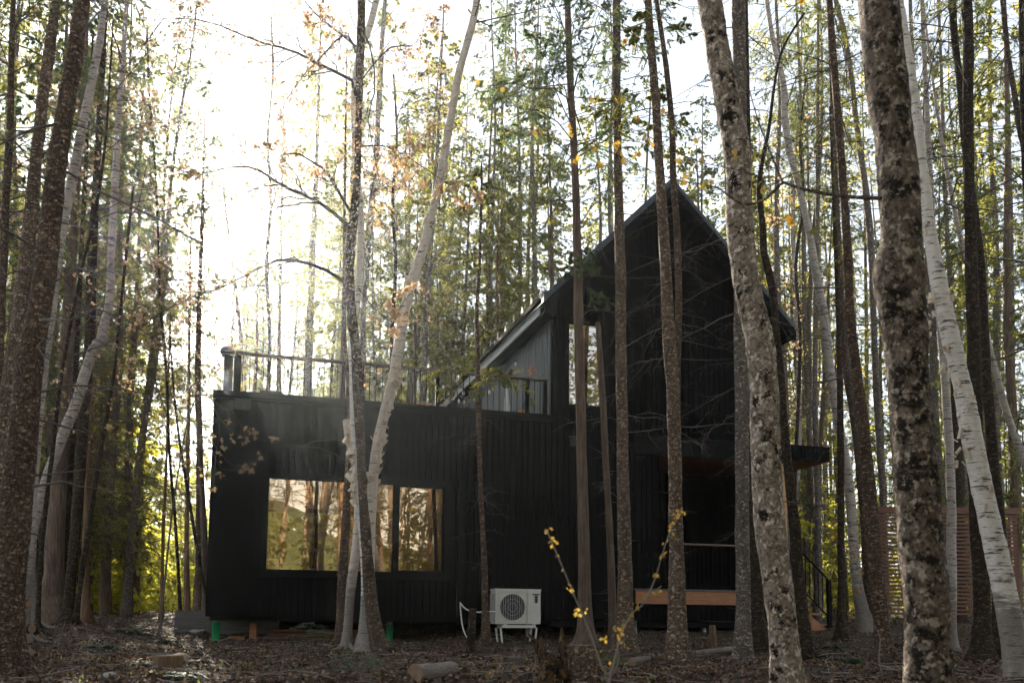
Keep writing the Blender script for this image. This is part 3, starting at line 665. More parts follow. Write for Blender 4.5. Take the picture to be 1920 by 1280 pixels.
T = px_tree('birch_tree', 'birch_white', 9, [(1917, 1275, 50), (1912, 1245, 48), (1900, 1190, 44), (1885, 1115, 42), (1870, 1040, 40), (1852, 965, 38), (1837, 890, 38), (1822, 815, 36), (1807, 740, 35), (1790, 665, 33), (1782, 635, 34), (1770, 575, 31), (1760, 525, 30), (1750, 475, 27),
            (1740, 410, 24), (1735, 360, 23), (1727, 300, 21), (1722, 250, 21), (1717, 210, 22), (1710, 160, 20), (1702, 100, 20), (1692, 40, 18), (1685, 0, 17)],
            'big leaning white birch with black bands and hanging bark scrolls, before the slatted screen', 10, sides=20)
root, Q, r, rng = T
cm = MB()
for (px, py, ax, rad, ln) in [(1768, 655, (.2, 0, 1), .035, .14), (1762, 690, (.1, 0, 1), .03, .16), (1794, 812, (.25, 0, 1), .03, .18), (1790, 845, (.6, 0, .7), .028, .12), (1806, 850, (-.3, .2, 1), .03, .16), (1788, 870, (.1, 0, 1), .02, .12), (1778, 560, (0, 0, 1), .03, .12), (1740, 560, (.1, 0, 1), .05, .17), (1745, 590, (0, .3, 1), .03, .12), (1735, 610, (.4, 0, 1), .03, .14)]:
    curl(cm, at(px+6, py, 8.95)-np.array(root.location), ax, rad*.55, ln*.7, .55)
    curl(cm, at(px+rng.normal(4, 4), py+rng.normal(0, 9), 8.93)-np.array(root.location), [rng.normal(0, .6), rng.normal(0, .6), 1], rad*.4, ln*.5, .4)
for i in range(40):
    z = rng.uniform(1.5, 6); p, rr = interp_path(Q, r, np.array([z])); a = rng.uniform(0, 6.28)
    curl(cm, p[0]+np.array([math.cos(a), math.sin(a), 0])*rr[0], [rng.normal(0, .2), rng.normal(0, .2), 1], rng.uniform(.008, .018), rng.uniform(.03, .09), .4, 6)
cm.build('peeling_bark', M['curl'], root)
T = px_tree('birch_tree', 'birch_dark', 19.8, [(1622, 1170, 28), (1607, 1090, 20), (1600, 1015, 18), (1595, 940, 18), (1588, 880, 18), (1575, 810, 18), (1562, 730, 18), (1552, 665, 18), (1545, 590, 16), (1532, 525, 15), (1522, 465, 14), (1510, 400, 13), (1495, 340, 12), (1480, 280, 13), (1472, 225, 13), (1470, 165, 12), (1450, 80, 10), (1442, 30, 9)],
            'slanting weathered birch climbing from beside the porch steps', 18)
dress(T, live=(11, 18, 20, 2, 'deci', .8), leaf='deci_leaf', stubs=10)
T = px_tree('spruce_tree', 'spruce', 12, [(1660, 1262, 38), (1655, 1200, 30), (1650, 1140, 28), (1640, 1040, 26), (1632, 940, 24), (1622, 840, 22), (1612, 740, 20), (1602, 665, 19), (1594, 600, 18), (1591, 500, 17), (1585, 400, 16), (1577, 300, 15), (1570, 200, 14), (1562, 100, 13), (1555, 0, 12)],
            'brown spruce just before the near end of the slatted screen, many dead side twigs', 14)
dress(T, dead=[(2.5, 12, 90, 2.0)], live=(11, 14, 10, 1.2, 'spruce', .6), stubs=40)
T = px_tree('spruce_tree', 'dark_bark', 18, [(1578, 1178, 17), (1577, 1000, 13), (1576, 800, 12), (1573, 640, 10), (1566, 450, 7), (1560, 300, 5), (1556, 200, 3)],
            'pencil straight dark young spruce past the stair newel', 12, extend=False)
dress(T, dead=[(1.5, 10, 70, 1.2)], live=(7, 10.2, 20, .9, 'spruce', .6))
T = px_tree('spruce_tree', 'spruce', 21, [(1630, 1150, 18), (1627, 1110, 16), (1620, 990, 14), (1612, 890, 14), (1602, 790, 14), (1587, 690, 14), (1580, 600, 13), (1572, 450, 11)],
            'reddish spruce seen between the slanting birch and the brown spruce', 17)
dress(T, dead=[(3, 12, 50, 1.6)], live=(10, 17, 40, 1.7, 'spruce', .7), leaf='cedar_leaf')
T = px_tree('spruce_tree', 'spruce_grey', 22, [(1660, 1150, 15), (1656, 940, 13), (1650, 840, 13), (1640, 665, 13), (1634, 480, 13), (1625, 375, 13), (1615, 300, 12), (1605, 225, 11), (1597, 150, 10), (1585, 75, 10), (1567, 0, 9)],
            'grey spruce rising from behind the near end of the slatted screen', 17)
dress(T, dead=[(3, 14, 80, 1.8)], live=(12, 17, 20, 1.6, 'spruce', .7), leaf='spruce_leaf')
T = px_tree('maple_tree', 'dark_bark', 12, [(1840, 1262, 44), (1842, 1190, 33), (1840, 1090, 30), (1832, 965, 29), (1829, 800, 25), (1826, 640, 24), (1824, 560, 25), (1820, 450, 23), (1816, 300, 20), (1815, 150, 19), (1815, 60, 19), (1813, 0, 20)],
            'dark upright maple crossing behind the big leaning birch', 14, lump=.06)
dress(T, dead=[(5, 13, 50, 2.2)], live=(10.5, 14, 12, 1.6, 'cedar', .7), leaf='cedar_deep')
T = px_tree('spruce_tree', 'dark_bark', 13.5, [(1872, 1200, 26), (1874, 1100, 21), (1875, 990, 20), (1865, 890, 20), (1850, 715, 20), (1845, 635, 19), (1837, 500, 18), (1820, 350, 16), (1805, 225, 15), (1800, 150, 14), (1790, 75, 14), (1785, 0, 14)],
            'dark leaning spruce close behind the upright dark maple', 15)
dress(T, dead=[(5, 13, 60, 2.2)], live=(9.5, 15, 22, 1.7, 'spruce', .7), leaf='spruce_leaf')
T = px_tree('birch_tree', 'birch_dark', 16, [(1782, 1160, 20), (1784, 990, 18), (1782, 890, 17), (1777, 790, 16), (1770, 690, 14), (1762, 600, 13), (1752, 480, 12), (1745, 350, 11)],
            'grey shaggy birch standing against the middle of the slatted screen', 15)
dress(T, live=(9, 15, 16, 1.8, 'deci', .8), leaf='deci_leaf', stubs=12)
T = px_tree('dead_snag', 'dark_bark', 23, [(1798, 1150, 24), (1797, 950, 22), (1796, 850, 20), (1790, 765, 12), (1786, 700, 6)], 'black broken snag showing above the slatted screen', extend=False)
T = px_tree('wiry_maple', 'maple', 14, [(1960, 1200, 20), (1950, 900, 16), (1938, 500, 13), (1922, 300, 12), (1912, 240, 12), (1902, 175, 11), (1890, 100, 10), (1880, 0, 10)],
            'crooked maple bending out of the frame high at the corner', 14)
dress(T, dead=[(4, 13, 40, 2.4)])
T = px_tree('spruce_tree', 'dark_bark', 13, [(1945, 1210, 16), (1935, 700, 13), (1922, 300, 12), (1916, 100, 11), (1915, 0, 10)], 'spruce stem clipped by the very edge of the photo', 15)
dress(T, dead=[(3, 13, 50, 2.2)], live=(7.5, 15, 26, 1.9, 'spruce', .8), leaf='spruce_leaf')
T = px_tree('spruce_tree', 'spruce_grey', 26, [(1896, 1150, 13), (1897, 940, 12), (1897, 640, 11), (1895, 450, 10), (1890, 250, 9)], 'pale grey stem beyond the far post of the slatted screen', 18)
dress(T, dead=[(4, 14, 40, 1.8)], live=(9, 18, 40, 1.8, 'cedar', .7), leaf='cedar_leaf')
T = px_tree('leaning_birch', 'birch_dark', 17, [(1960, 1000, 15), (1915, 850, 14), (1890, 780, 13), (1865, 690, 12), (1850, 630, 11), (1820, 520, 10), (1800, 440, 9)], 'slim stem leaning in over the far end of the slatted screen', 13)

# ---- left-hand side
T = px_tree('spruce_tree', 'spruce', 8.6, [(5, 1275, 66), (12, 1140, 62), (20, 1040, 59), (30, 940, 57), (38, 865, 55), (47, 765, 52), (57, 665, 49), (70, 600, 44), (82, 525, 42), (90, 450, 40), (100, 375, 38), (107, 310, 36), (115, 250, 34), (125, 190, 32), (137, 125, 31), (147, 50, 28), (156, 0, 27)],
            'thick leaning spruce beside the log pile, scaly bark with pale lichen low down', 12, sides=22, lump=.04)
dress(T, dead=[(1.2, 9.5, 46, 2.6)], stubs=40)
T = px_tree('spruce_tree', 'spruce_pale', 11.5, [(-4, 1000, 36), (5, 900, 36), (10, 815, 35), (25, 690, 34), (32, 635, 32), (43, 550, 30), (50, 475, 28), (60, 375, 25), (67, 300, 23), (75, 240, 21), (83, 165, 20), (92, 100, 20), (102, 25, 17)],
            'pale spruce half hidden behind the thick leaning spruce', 14, sides=16)
dress(T, dead=[(3, 12, 44, 2.5)], live=(9, 14, 14, 1.7, 'spruce', .7), stubs=20, leaf='spruce_leaf')
T = px_tree('spruce_tree', 'spruce', 12, [(-8, 800, 18), (2, 575, 16), (8, 475, 15), (10, 400, 14), (14, 325, 14), (20, 225, 12), (20, 150, 11), (22, 75, 10), (25, 0, 9)],
            'slim spruce at the extreme edge with drooping dead twigs', 13)
dress(T, dead=[(3, 12, 50, 2.4)], live=[(6.5, 13, 26, 1.8, 'spruce', .8)], leaf='spruce_leaf')
T = px_tree('birch_tree', 'birch_dark', 12.3, [(45, 1150, 22), (60, 900, 21), (80, 700, 20), (95, 590, 20), (105, 500, 20), (120, 410, 18), (132, 350, 18), (145, 290, 17), (155, 235, 16), (170, 165, 16), (187, 75, 14), (196, 0, 12)],
            'greyish birch leaning close beside the thick spruce', 13)
dress(T, live=(9, 13, 14, 1.7, 'deci', .8), leaf='bud_leaf', stubs=14)
T = px_tree('birch_tree', 'birch_dark', 14.5, [(60, 1130, 20), (57, 1065, 18), (62, 1000, 17), (75, 940, 18), (90, 890, 18), (105, 850, 18), (122, 805, 19), (142, 760, 19), (160, 700, 19), (175, 655, 20), (190, 635, 19), (197, 600, 17), (205, 565, 16), (210, 450, 14), (215, 350, 13), (222, 230, 11), (230, 120, 10)],
            'notched birch curving up over the log pile', 15)  # shade on this white birch put into a darker bark colour
dress(T, live=(8, 14, 26, 2.0, 'deci', 1), leaf='bud_leaf', stubs=14)
T = px_tree('cedar_tree', 'cedar', 17, [(97, 1155, 50), (98, 1120, 40), (100, 1065, 34), (107, 965, 30), (112, 865, 28), (120, 765, 26), (125, 664, 24), (132, 520, 20), (140, 400, 16)],
            'broad fluted cedar with stringy bark behind the white birch', 14, flare=1.5, lump=.07, sides=18)
dress(T, dead=[(3, 9, 30, 2.0)], live=(6, 14, 46, 2.2, 'cedar', 1), leaf='cedar_leaf')
T = px_tree('cedar_tree', 'dark_bark', 17.4, [(118, 1150, 18), (120, 1065, 15), (125, 960, 14), (132, 865, 13), (139, 740, 12), (146, 600, 10)], 'thin dark cedar pressed against the broad fluted cedar', 12)
dress(T, dead=[(3, 9, 26, 1.4)], live=(6, 12, 26, 1.6, 'cedar', .9), leaf='cedar_deep')
T = px_tree('cedar_tree', 'dark_bark', 16.5, [(126, 1158, 22), (132, 1090, 18), (142, 990, 18), (150, 890, 19), (157, 790, 19), (162, 715, 19), (168, 640, 19), (172, 500, 17), (180, 350, 14)],
            'dark bowed cedar between the fluted cedar and the sunlit gap', 14)
dress(T, dead=[(3, 9, 30, 2.0)], live=(6, 14, 46, 2.1, 'cedar', 1), leaf='cedar_deep')
T = px_tree('maple_sapling', 'dark_bark', 15, [(140, 1175, 10), (150, 1100, 9), (160, 1030, 10), (172, 950, 9), (185, 865, 8), (197, 800, 8), (207, 740, 7), (215, 690, 6), (224, 600, 5), (236, 480, 5), (250, 350, 4)],
            'thin slanting maple sapling at the rim of the sunlit gap', 9, extend=False)
root, Q, r, rng = T
lm = MB(); tm = MB()
Q1, r1 = boughs(rng, Q, r, rng.uniform(3.0, 8.2, 34), rng.uniform(.8, 2.3, 34), rng.uniform(-.1, .7, 34), .2, 7, .07)
tm.add(*tubes(Q1, r1, 4)); Q2, r2 = ramify(rng, Q1, r1, 6, .42, .8, 0, 0, 5, .2, .09, .002); tm.add(*tubes(Q2, r2, 3))
Q3, r3 = ramify(rng, Q2, r2, 3, .5, .8, .1, 0, 4, .3, .09, .0016); tm.add(*tubes(Q3, r3, 3)); k = rng.random(len(Q3)) < .42
lm.add(*leaf_on(rng, Q3[k], r3[k], 5, .052, .042, .8, .2, .75, .6, .4)); tm.build('branches', M['twig'], root); lm.build('foliage', M['bud_leaf'], root)
T = px_tree('cedar_tree', 'cedar_orange', 18.5, [(161, 1165, 20), (161, 1120, 15), (161, 1015, 13), (163, 965, 12), (166, 840, 11), (168, 700, 10)], 'orange brown cedar stem beside the slanting sapling', 12)
dress(T, dead=[(2, 8, 24, 1.8)], live=(5, 12, 36, 1.9, 'cedar', 1))
T = px_tree('cedar_tree', 'dark_bark', 18, [(76, 1125, 22), (72, 1060, 18), (60, 990, 16), (57, 865, 14), (60, 700, 12)], 'dark cedar stem between the thick spruce and the fluted cedar', 12)
dress(T, dead=[(2, 8, 20, 1.8)], live=(5, 12, 30, 1.8, 'cedar', 1), leaf='cedar_deep')
T = px_tree('spruce_tree', 'spruce', 20.5, [(371, 1135, 14), (372, 1060, 11), (372, 990, 11), (374, 840, 12), (371, 715, 11), (372, 640, 11), (375, 525, 9), (380, 400, 7), (382, 300, 4), (384, 200, 2)],
            'tall slim spruce rising behind the timber planter box', 12.5, extend=False)
dress(T, dead=[(1.5, 9, 60, 1.8)], live=(9, 12.4, 30, 1.3, 'spruce', .9), leaf='spruce_leaf')
T = px_tree('cedar_tree', 'cedar', 20, [(386, 1135, 14), (384, 1050, 12), (382, 990, 12), (378, 900, 10), (374, 830, 7), (372, 780, 4)], 'short brown cedar stem squeezed against the corner of the house', extend=False)
T = px_tree('dead_sapling', 'dark_bark', 18.5, [(388, 1128, 6), (370, 1030, 6.5), (357, 950, 5.5), (345, 880, 5), (335, 815, 4.5), (327, 740, 4), (322, 680, 3), (318, 600, 2)], 'leaning bare sapling crossing the tall slim spruce', extend=False, lump=.03)
dress(T, dead=[(2, 5.5, 14, 1.0)])
T = px_tree('cedar_tree', 'cedar_orange', 22, [(350, 1130, 11), (350, 1015, 9), (352, 865, 8), (354, 740, 6), (355, 600, 5)], 'thin orange cedar stem just before the tall slim spruce', 11)
dress(T, dead=[(1.5, 8, 30, 1.6)], live=(4.5, 11, 40, 1.7, 'cedar', .9))
T = px_tree('cedar_tree', 'cedar_orange', 23, [(303, 1142, 7), (306, 990, 6), (312, 865, 5), (316, 700, 4)], 'hair thin cedar stem in the middle of the sunlit gap', 9)
dress(T, dead=[(1.5, 7, 24, 1.6)], live=(2.5, 9, 40, 1.5, 'cedar', .9))

FINE[:] = [.85, 1.2]
# ---- trunks beyond the house
for mt, Y, pts, lab, zt, lv in [
  ('spruce_grey', 31, [(578, 1000, 15), (578, 740, 15), (580, 640, 14), (583, 560, 14), (587, 450, 12), (592, 350, 10), (594, 290, 8)], 'pale spruce beyond the deck, second post from the chimney pipe stands before it', 22, (10.5, 21, 60, 2.2, 'cedar', .8)),
  ('spruce_grey', 32, [(523, 1000, 9), (523, 740, 9), (524, 600, 8), (526, 480, 7)], 'thin pale spruce beyond the deck above the wicker basket', 19, (11, 18.5, 34, 1.7, 'spruce', .7)),
  ('spruce_grey', 27, [(676, 1000, 11), (680, 740, 11), (681, 600, 11), (687, 500, 12), (695, 400, 13), (705, 300, 12), (710, 200, 11), (715, 100, 10), (722, 0, 9)], 'pale spruce beyond the deck, rising right behind the dark maple and white birch', 20, (10, 20, 40, 2.0, 'cedar', .7)),
  ('spruce_grey', 28, [(795, 1000, 10), (795, 740, 10), (798, 620, 11), (803, 520, 12), (808, 450, 10), (812, 400, 8)], 'pale spruce beyond the deck, passing behind the tall leaning birch', 20, (9.5, 19, 50, 2.1, 'cedar', .8)),
  ('cedar', 30, [(777, 1000, 6), (777, 740, 6), (780, 560, 5)], 'thin reddish stem beyond the deck between two railing posts', 15, (8, 15, 36, 1.6, 'cedar', .8)),
  ('spruce_grey', 33, [(703, 1000, 5), (703, 740, 5), (700, 620, 5)], 'hairline stem beyond the deck by the dark maple', 15, (8, 15, 36, 1.6, 'cedar', .8)),
  ('cedar_orange', 30, [(930, 1000, 5), (932, 600, 5), (933, 480, 5)], 'faint yellowish cedar stem beyond the roof eave', 14.5, (8, 14, 60, 2.0, 'cedar', .9)),
  ('spruce_grey', 26, [(445, 1000, 8), (447, 740, 8), (452, 640, 7), (430, 450, 6), (418, 340, 5)], 'thin bare pale stem standing beyond the chimney pipe', 12.5, None),
  ('cedar', 29, [(640, 1000, 8), (640, 740, 8), (645, 560, 8), (646, 430, 7)], 'brownish stem beyond the deck beside the foremost railing post', 18, (9, 17, 50, 2.0, 'cedar', .8)),
]:
    T = px_tree('background_spruce', mt, Y, pts, lab, zt, sides=10)
    dress(T, dead=[(5, 12, 46, 1.9)], live=lv, leaf='cedar_leaf')

# ------------------------------------------------------------------ the house (x = along the front, y = into the house, z up)
house = tag(empty('black_house', A0, YAW), 'black board clad cabin with a roof deck, steep gable, big window and covered porch', 'house')
HT = 9.6        # depth of the gabled wing
LB = 5.2        # depth of the low wing
def boards(mb, a0, a1, b0, ztopf, holes=(), plane='x', off=0., wd=.118, gap=.013, th=.026, zb=.52, bk=.02):
    """vertical boards on a wall; plane x: wall runs along x at y=off, facing -y; plane y: runs along y at x=off, facing -x"""
    n = int(round((a1-a0)/wd)); w_ = (a1-a0)/n
    for i in range(n):
        p0 = a0+i*w_; p1 = p0+w_-gap; zt = min(ztopf(p0), ztopf(p1)); seg = [(zb, zt)]
        for (h0, h1, z0, z1) in holes:
            if p1 > h0+.01 and p0 < h1-.01:
                ns = []
                for s0, s1 in seg:
                    if z0 > s0: ns.append((s0, min(s1, z0)))
                    if z1 < s1: ns.append((max(s0, z1), s1))
                seg = [k for k in ns if k[1]-k[0] > .02]
        for s0, s1 in seg:
            if plane == 'x': mb.box(p0, p1, off-th, off, s0, s1)
            else: mb.box(off-th, off, p0, p1, s0, s1)
def sheet(mb, a0, a1, z0, z1, holes, plane, off, th=.12):
    """solid backing wall with rectangular holes"""
    xs = sorted({a0, a1, *[h[0] for h in holes], *[h[1] for h in holes]}); zs = sorted({z0, z1, *[h[2] for h in holes], *[h[3] for h in holes]})
    for i in range(len(xs)-1):
        for j in range(len(zs)-1):
            cx, cz = (xs[i]+xs[i+1])/2, (zs[j]+zs[j+1])/2
            if any(h[0] < cx < h[1] and h[2] < cz < h[3] for h in holes): continue
            if plane == 'x': mb.box(xs[i], xs[i+1], off, off+th, zs[j], zs[j+1])
            else: mb.box(off, off+th, xs[i], xs[i+1], zs[j], zs[j+1])
GZT = lambda s: 9.22-abs(s-8.64)*1.0          # underside of the gable roof
WIN = (.90, 4.17, 1.29, 3.0); GW = (6.50, 7.33, 4.64, 6.38); PO = (8.42, 11.2, 1.02, 3.86)
wl = MB()
boards(wl, 0, 6.20, 0, lambda s: 4.34, [WIN], 'x', 0)
sheet(wl, 0.0, 6.2, .54, 4.30, [WIN], 'x', .002)
sheet(wl, .122, LB-.12, .54, 4.30, [], 'y', 0.0)                      # end wall
boards(wl, .13, LB-.13, 0, lambda s: 4.3, [], 'y', -.002)
BW = (.9, 3.6, .9, 3.0)
sheet(wl, 0, 6.2, .54, 4.30, [BW], 'x', LB-.12)
wl.build('low_wing_wall', M['siding'], house)
gw = MB()
boards(gw, 6.21, 11.26, 0, lambda s: min(GZT(s), 9.1)-.02, [GW, PO], 'x', 0)
for z0, z1, holes in ((.54, 6.7, [GW, PO]),): sheet(gw, 6.202, 11.25, z0, z1, holes, 'x', .002)
gw.prism([(6.202, 6.7), (11.25, 6.7), (8.66, 9.1)], .002, .12)
sheet(gw, .122, HT, .54, 6.55, [(.3, .6, .6, .62)], 'y', 11.13)
gw.prism([(6.202, .54), (11.25, .54), (11.25, 6.7), (6.202, 6.7)], HT-.1, HT)
gw.prism([(6.202, 6.7), (11.25, 6.7), (8.66, 9.1)], HT-.1, HT)
gw.box(8.3, 8.42, .122, 2.0, .9, 3.95); gw.box(8.3, 11.12, 2.0, 2.1, .9, 3.95); gw.box(8.42, 11.12, .122, 2.0, 4.0, 4.1)
boards(gw, 8.43, 11.1, 0, lambda s: 3.9, [], 'x', 1.998, zb=1.05)
gw.build('gable_wall', M['siding'], house)
sw = MB()
sheet(sw, .122, HT-.1, .54, 6.45, [(6.6, 7.5, 4.7, 6.0)], 'y', 6.2)
boards(sw, .02, HT-.1, 0, lambda s: 6.42, [(6.6, 7.5, 4.7, 6.0)], 'y', 6.198, wd=.15, gap=.035, th=.035, zb=4.3)
sw.build('deck_side_wall', M['siding_sunlit'], house)
fl = MB().box(.125, 6.195, .125, LB-.13, .60, .84).box(.125, 6.195, .1, LB-.1, 4.02, 4.26)
fl.build('floor_and_ceiling', M['room_wood'], house)
tr = MB().box(-.045, 6.2, -.075, .03, 4.345, 4.44).box(-.045, .03, .03, LB, 4.345, 4.44).box(-.04, 6.2, -.055, -.021, 4.30, 4.344)
tr.build('parapet_cap', M['trim'], house)
MB().box(-.02, 6.2, .032, LB, 4.30, 4.36).build('deck_floor', M['grey_wood'], house)
MB().box(4.36, 4.47, -.09, -.021, .56, 3.07).build('line_cover', M['trim'], house)
MB().box(.32, .60, -.10, -.056, 4.12, 4.31).build('soffit_lamp', M['black_plastic'], house)
MB().box(5.8, 11.35, -.045, -.021, 4.13, 4.17).build('flashing', M['trim'], house) if False else MB().box(7.95, 11.3, -.05, -.021, 4.16, 4.20).build('flashing', M['trim'], house)
# windows
def window(x0, x1, z0, z1, mull, g, y=-.03, sash=True):
    f = MB(); k = .055
    f.box(x0-.05, x1+.05, y, y+.12, z1-k, z1+.05).box(x0-.05, x1+.05, y, y+.12, z0-.05, z0+k)
    f.box(x0-.05, x0+k, y, y+.12, z0+k, z1-k).box(x1-k, x1+.05, y, y+.12, z0+k, z1-k)
    f.box(x0-.09, x1+.09, y-.03, y-.002, z0-.085, z0-.045)
    for m_ in mull: f.box(m_-.04, m_+.04, y, y+.12, z0+k, z1-k)
    fo = f.build('window', M['trim'], house)
    e = [x0+k, *mull, x1-k]
    for i in range(len(e)-1):
        a = e[i]+(.04 if i else 0); b_ = e[i+1]-(.04 if i < len(e)-2 else 0)
        if sash and i == len(e)-2 and len(mull):
            s_ = MB(); q = .035
            s_.box(a, b_, y+.02, y+.07, z1-k-q, z1-k).box(a, b_, y+.02, y+.07, z0+k, z0+k+q).box(a, a+q, y+.02, y+.07, z0+k+q, z1-k-q).box(b_-q, b_, y+.02, y+.07, z0+k+q, z1-k-q)
            s_.build('sash', M['trim'], fo)
        MB().box(a-.01, b_+.01, y+.05, y+.056, z0+k-.01, z1-k+.01).build('pane', M[g], fo)
    return fo
window(*WIN, [3.20], 'glass'); window(*GW, [], 'glass2')
bwf = MB().box(.9, .96, LB-.1, LB, .9, 3.0).box(3.54, 3.6, LB-.1, LB, .9, 3.0).box(.96, 3.54, LB-.1, LB, .9, .96).box(.96, 3.54, LB-.1, LB, 2.94, 3.0).box(2.2, 2.26, LB-.1, LB, .96, 2.94)
bwf.build('rear_window', M['trim'], house)
sf = MB().box(6.12, 6.2, 6.55, 6.62, 4.65, 6.05).box(6.12, 6.2, 7.48, 7.55, 4.65, 6.05).box(6.12, 6.2, 6.62, 7.48, 5.98, 6.05).box(6.12, 6.2, 6.62, 7.48, 4.65, 4.72)
sfo = sf.build('window', M['trim'], house); MB().box(6.16, 6.165, 6.62, 7.48, 4.72, 5.98).build('pane', M['glass2'], sfo)
# interior
it = MB().box(3.34, 3.44, .5, LB-.13, .85, 4.0).box(.13, 3.33, LB-.22, LB-.13, 3.02, 4.0).box(3.45, 6.1, LB-.25, LB-.14, .85, 4.0)
it.box(3.5, 4.3, 1.9, 2.0, .85, 4.0)
it.build('partition', M['room_wood'], house)
MB().box(.97, 3.14, .06, .066, 2.44, 2.95).build('roller_blind', M['blind'], house)
# gable roof
R1 = MB(); O = .40; sl = .115
ridge = (8.64, 9.42); eL = (5.90, 6.66); eR = (11.42, 6.66)
R1.prism([(eL[0], eL[1]), (ridge[0], ridge[1]), (ridge[0], ridge[1]-.12), (eL[0], eL[1]-.12)], -O, HT+.3)
R1.prism([(ridge[0], ridge[1]), (eR[0], eR[1]), (eR[0], eR[1]-.12), (ridge[0], ridge[1]-.12)], -O, HT+.3)
for x0, x1, z0, z1 in ((eL[0], ridge[0], eL[1], ridge[1]), (ridge[0], eR[0], ridge[1], eR[1])):      # standing seams
    for y in np.arange(-O+.02, HT+.3, .42): R1.prism([(x0, z0+.03), (x1, z1+.03), (x1, z1+.002), (x0, z0+.002)], y, y+.02)
R1.build('roof', M['roof'], house)
B1 = MB()
for e_ in (eL, eR):
    sgn = 1 if e_ is eL else -1
    B1.prism([(e_[0]+.003*sgn, e_[1]-.125), (ridge[0], ridge[1]-.125), (ridge[0], ridge[1]-.34), (e_[0]+.003*sgn, e_[1]-.34)][::sgn], -O-.03, -O+.01)
B1.build('rake_board', M['trim'], house)
B2 = MB()
for e_, sgn in ((eL, 1), (eR, -1)):
    B2.prism([(e_[0]+.02*sgn, e_[1]-.14), (ridge[0]-.0, ridge[1]-.14), (ridge[0], ridge[1]-.17), (e_[0]+.02*sgn, e_[1]-.17)][::sgn], -O+.012, HT+.28)
B2.box(eL[0]+.01, 6.14, -O+.035, HT+.25, 6.33, 6.355); B2.box(11.27, eR[0]-.01, -O+.035, HT+.25, 6.36, 6.385)
B2.prism([(eL[0]+.012, 6.33), (6.19, 6.33), (6.19, 6.76), (eL[0]+.012, 6.50)], -O+.012, -O+.03); B2.prism([(11.27, 6.36), (eR[0]-.012, 6.36), (eR[0]-.012, 6.5), (11.27, 6.62)], -O+.012, -O+.03)
B2.build('soffit', M['soffit'], house)
M['fascia'] = plain('grey metal fascia with painted light', (.22, .25, .27), .35, .6, var=.08)  # pale tone stands for sun and sky light falling on this eave
MB().box(eL[0]-.012, eL[0]+.008, -O+.2, HT+.28, 6.36, 6.535).build('eave_fascia', M['fascia'], house)
MB().box(eR[0]-.008, eR[0]+.012, -O, HT+.28, 6.37, 6.535).build('eave_fascia', M['trim'], house)
MB().box(eL[0]-.1, eL[0]-.014, -O+.1, HT+.28, 6.56, 6.64).build('gutter', M['trim'], house)
sg = None
for i, y in enumerate(np.arange(.1, HT, .62)):
    if sg is None:
        m_ = MB(); m_.add([(0, -.02, 0), (.0, .10, .0), (.0, .13, .12), (.0, .05, .24), (.0, -.04, .11), (.05, .05, .10)], [(0, 1, 5), (1, 2, 5), (2, 3, 5), (3, 4, 5), (4, 0, 5), (0, 4, 3), (0, 3, 2), (0, 2, 1)])
        sg = m_.build('snow_guard', M['black_plastic'], house); o = sg
    else: o = sg.copy(); S.collection.objects.link(o)
    o.location = (6.02, y, 6.82)
# deck railing
rl = MB().box(.28, 6.12, -.03, .11, 5.13, 5.165).build('deck_railing', M['handrail'], house)
for x in (.32, 2.2, 3.95, 5.72, 6.08): MB().box(x-.035, x+.035, .0, .07, 4.37, 5.128).build('post', M['trim'], rl)
MB().box(.34, .41, .11, .18, 4.37, 5.1).build('post', M['trim'], rl)
bl = MB()
for x in np.arange(.44, 6.05, .118): bl.box(x-.006, x+.006, .03, .042, 4.40, 5.128)
bl.box(.3, 6.1, .02, .056, 4.44, 4.47).build('balusters', M['trim'], rl)
m_ = MB().box(.30, .40, .12, LB-.1, 5.13, 5.165)
for y in np.arange(.25, LB-.2, .12): m_.box(.34, .356, y, y+.016, 4.37, 5.128)
m_.build('side_rail', M['trim'], rl)
cp = MB().tube([(.19, .5, 4.36), (.19, .5, 5.22)], .085, 20); cpo = cp.build('chimney_pipe', M['steel'], house, True)
MB().tube([(.19, .5, 5.26), (.19, .5, 5.33), (.19, .5, 5.38)], [.16, .15, .06], 20).tube([(.19, .5, 5.2), (.19, .5, 5.24)], .13, 20).build('cap', M['steel'], cpo, True)
# wall lamp
wp = HW(6.62, 0, 0)
lp = MB().box(6.57, 6.69, -.09, -.021, 3.86, 4.03).box(6.54, 6.72, -.13, -.022, 4.035, 4.055).tube([(6.63, -.07, 4.05), (6.63, -.07, 4.17)], .006, 6)
for k in range(4): lp.box(6.56, 6.70, -.10, -.091, 3.88+k*.036, 3.895+k*.036)
lp.build('wall_lamp', M['black_plastic'], house)
# porch
cn = MB().box(7.95, 11.3, -.05, -.022, 3.80, 4.158); cn.box(11.3, 12.42, -.05, 1.95, 3.92, 4.17); boards(cn, 11.31, 12.42, 0, lambda s: 4.17, [], 'x', -.052, wd=.1, zb=3.87)
cn.build('canopy', M['trim'], house)
MB().box(11.28, 12.40, -.04, 1.93, 3.885, 3.915).box(8.43, 11.27, .0, 1.99, 3.80, 3.85).build('canopy_ceiling', M['cedar_wood'], house)
MB().box(11.22, 11.42, -.08, .10, 4.17, 4.3).box(11.265, 12.44, -.08, 1.97, 4.172, 4.20).build('canopy_flashing', M['trim'], house)
MB().box(11.285, 11.415, .02, .15, 1.12, 3.883).build('porch_post', M['post_wood'], house)
MB().box(7.93, 11.62, -.10, -.06, .84, 1.10).box(11.58, 11.62, -.06, 2.0, .84, 1.10).build('deck_beam', M['cedar_wood'], house)
MB().box(7.9, 11.65, -.12, 1.99, 1.105, 1.135).build('porch_floor', M['grey_wood'], house)
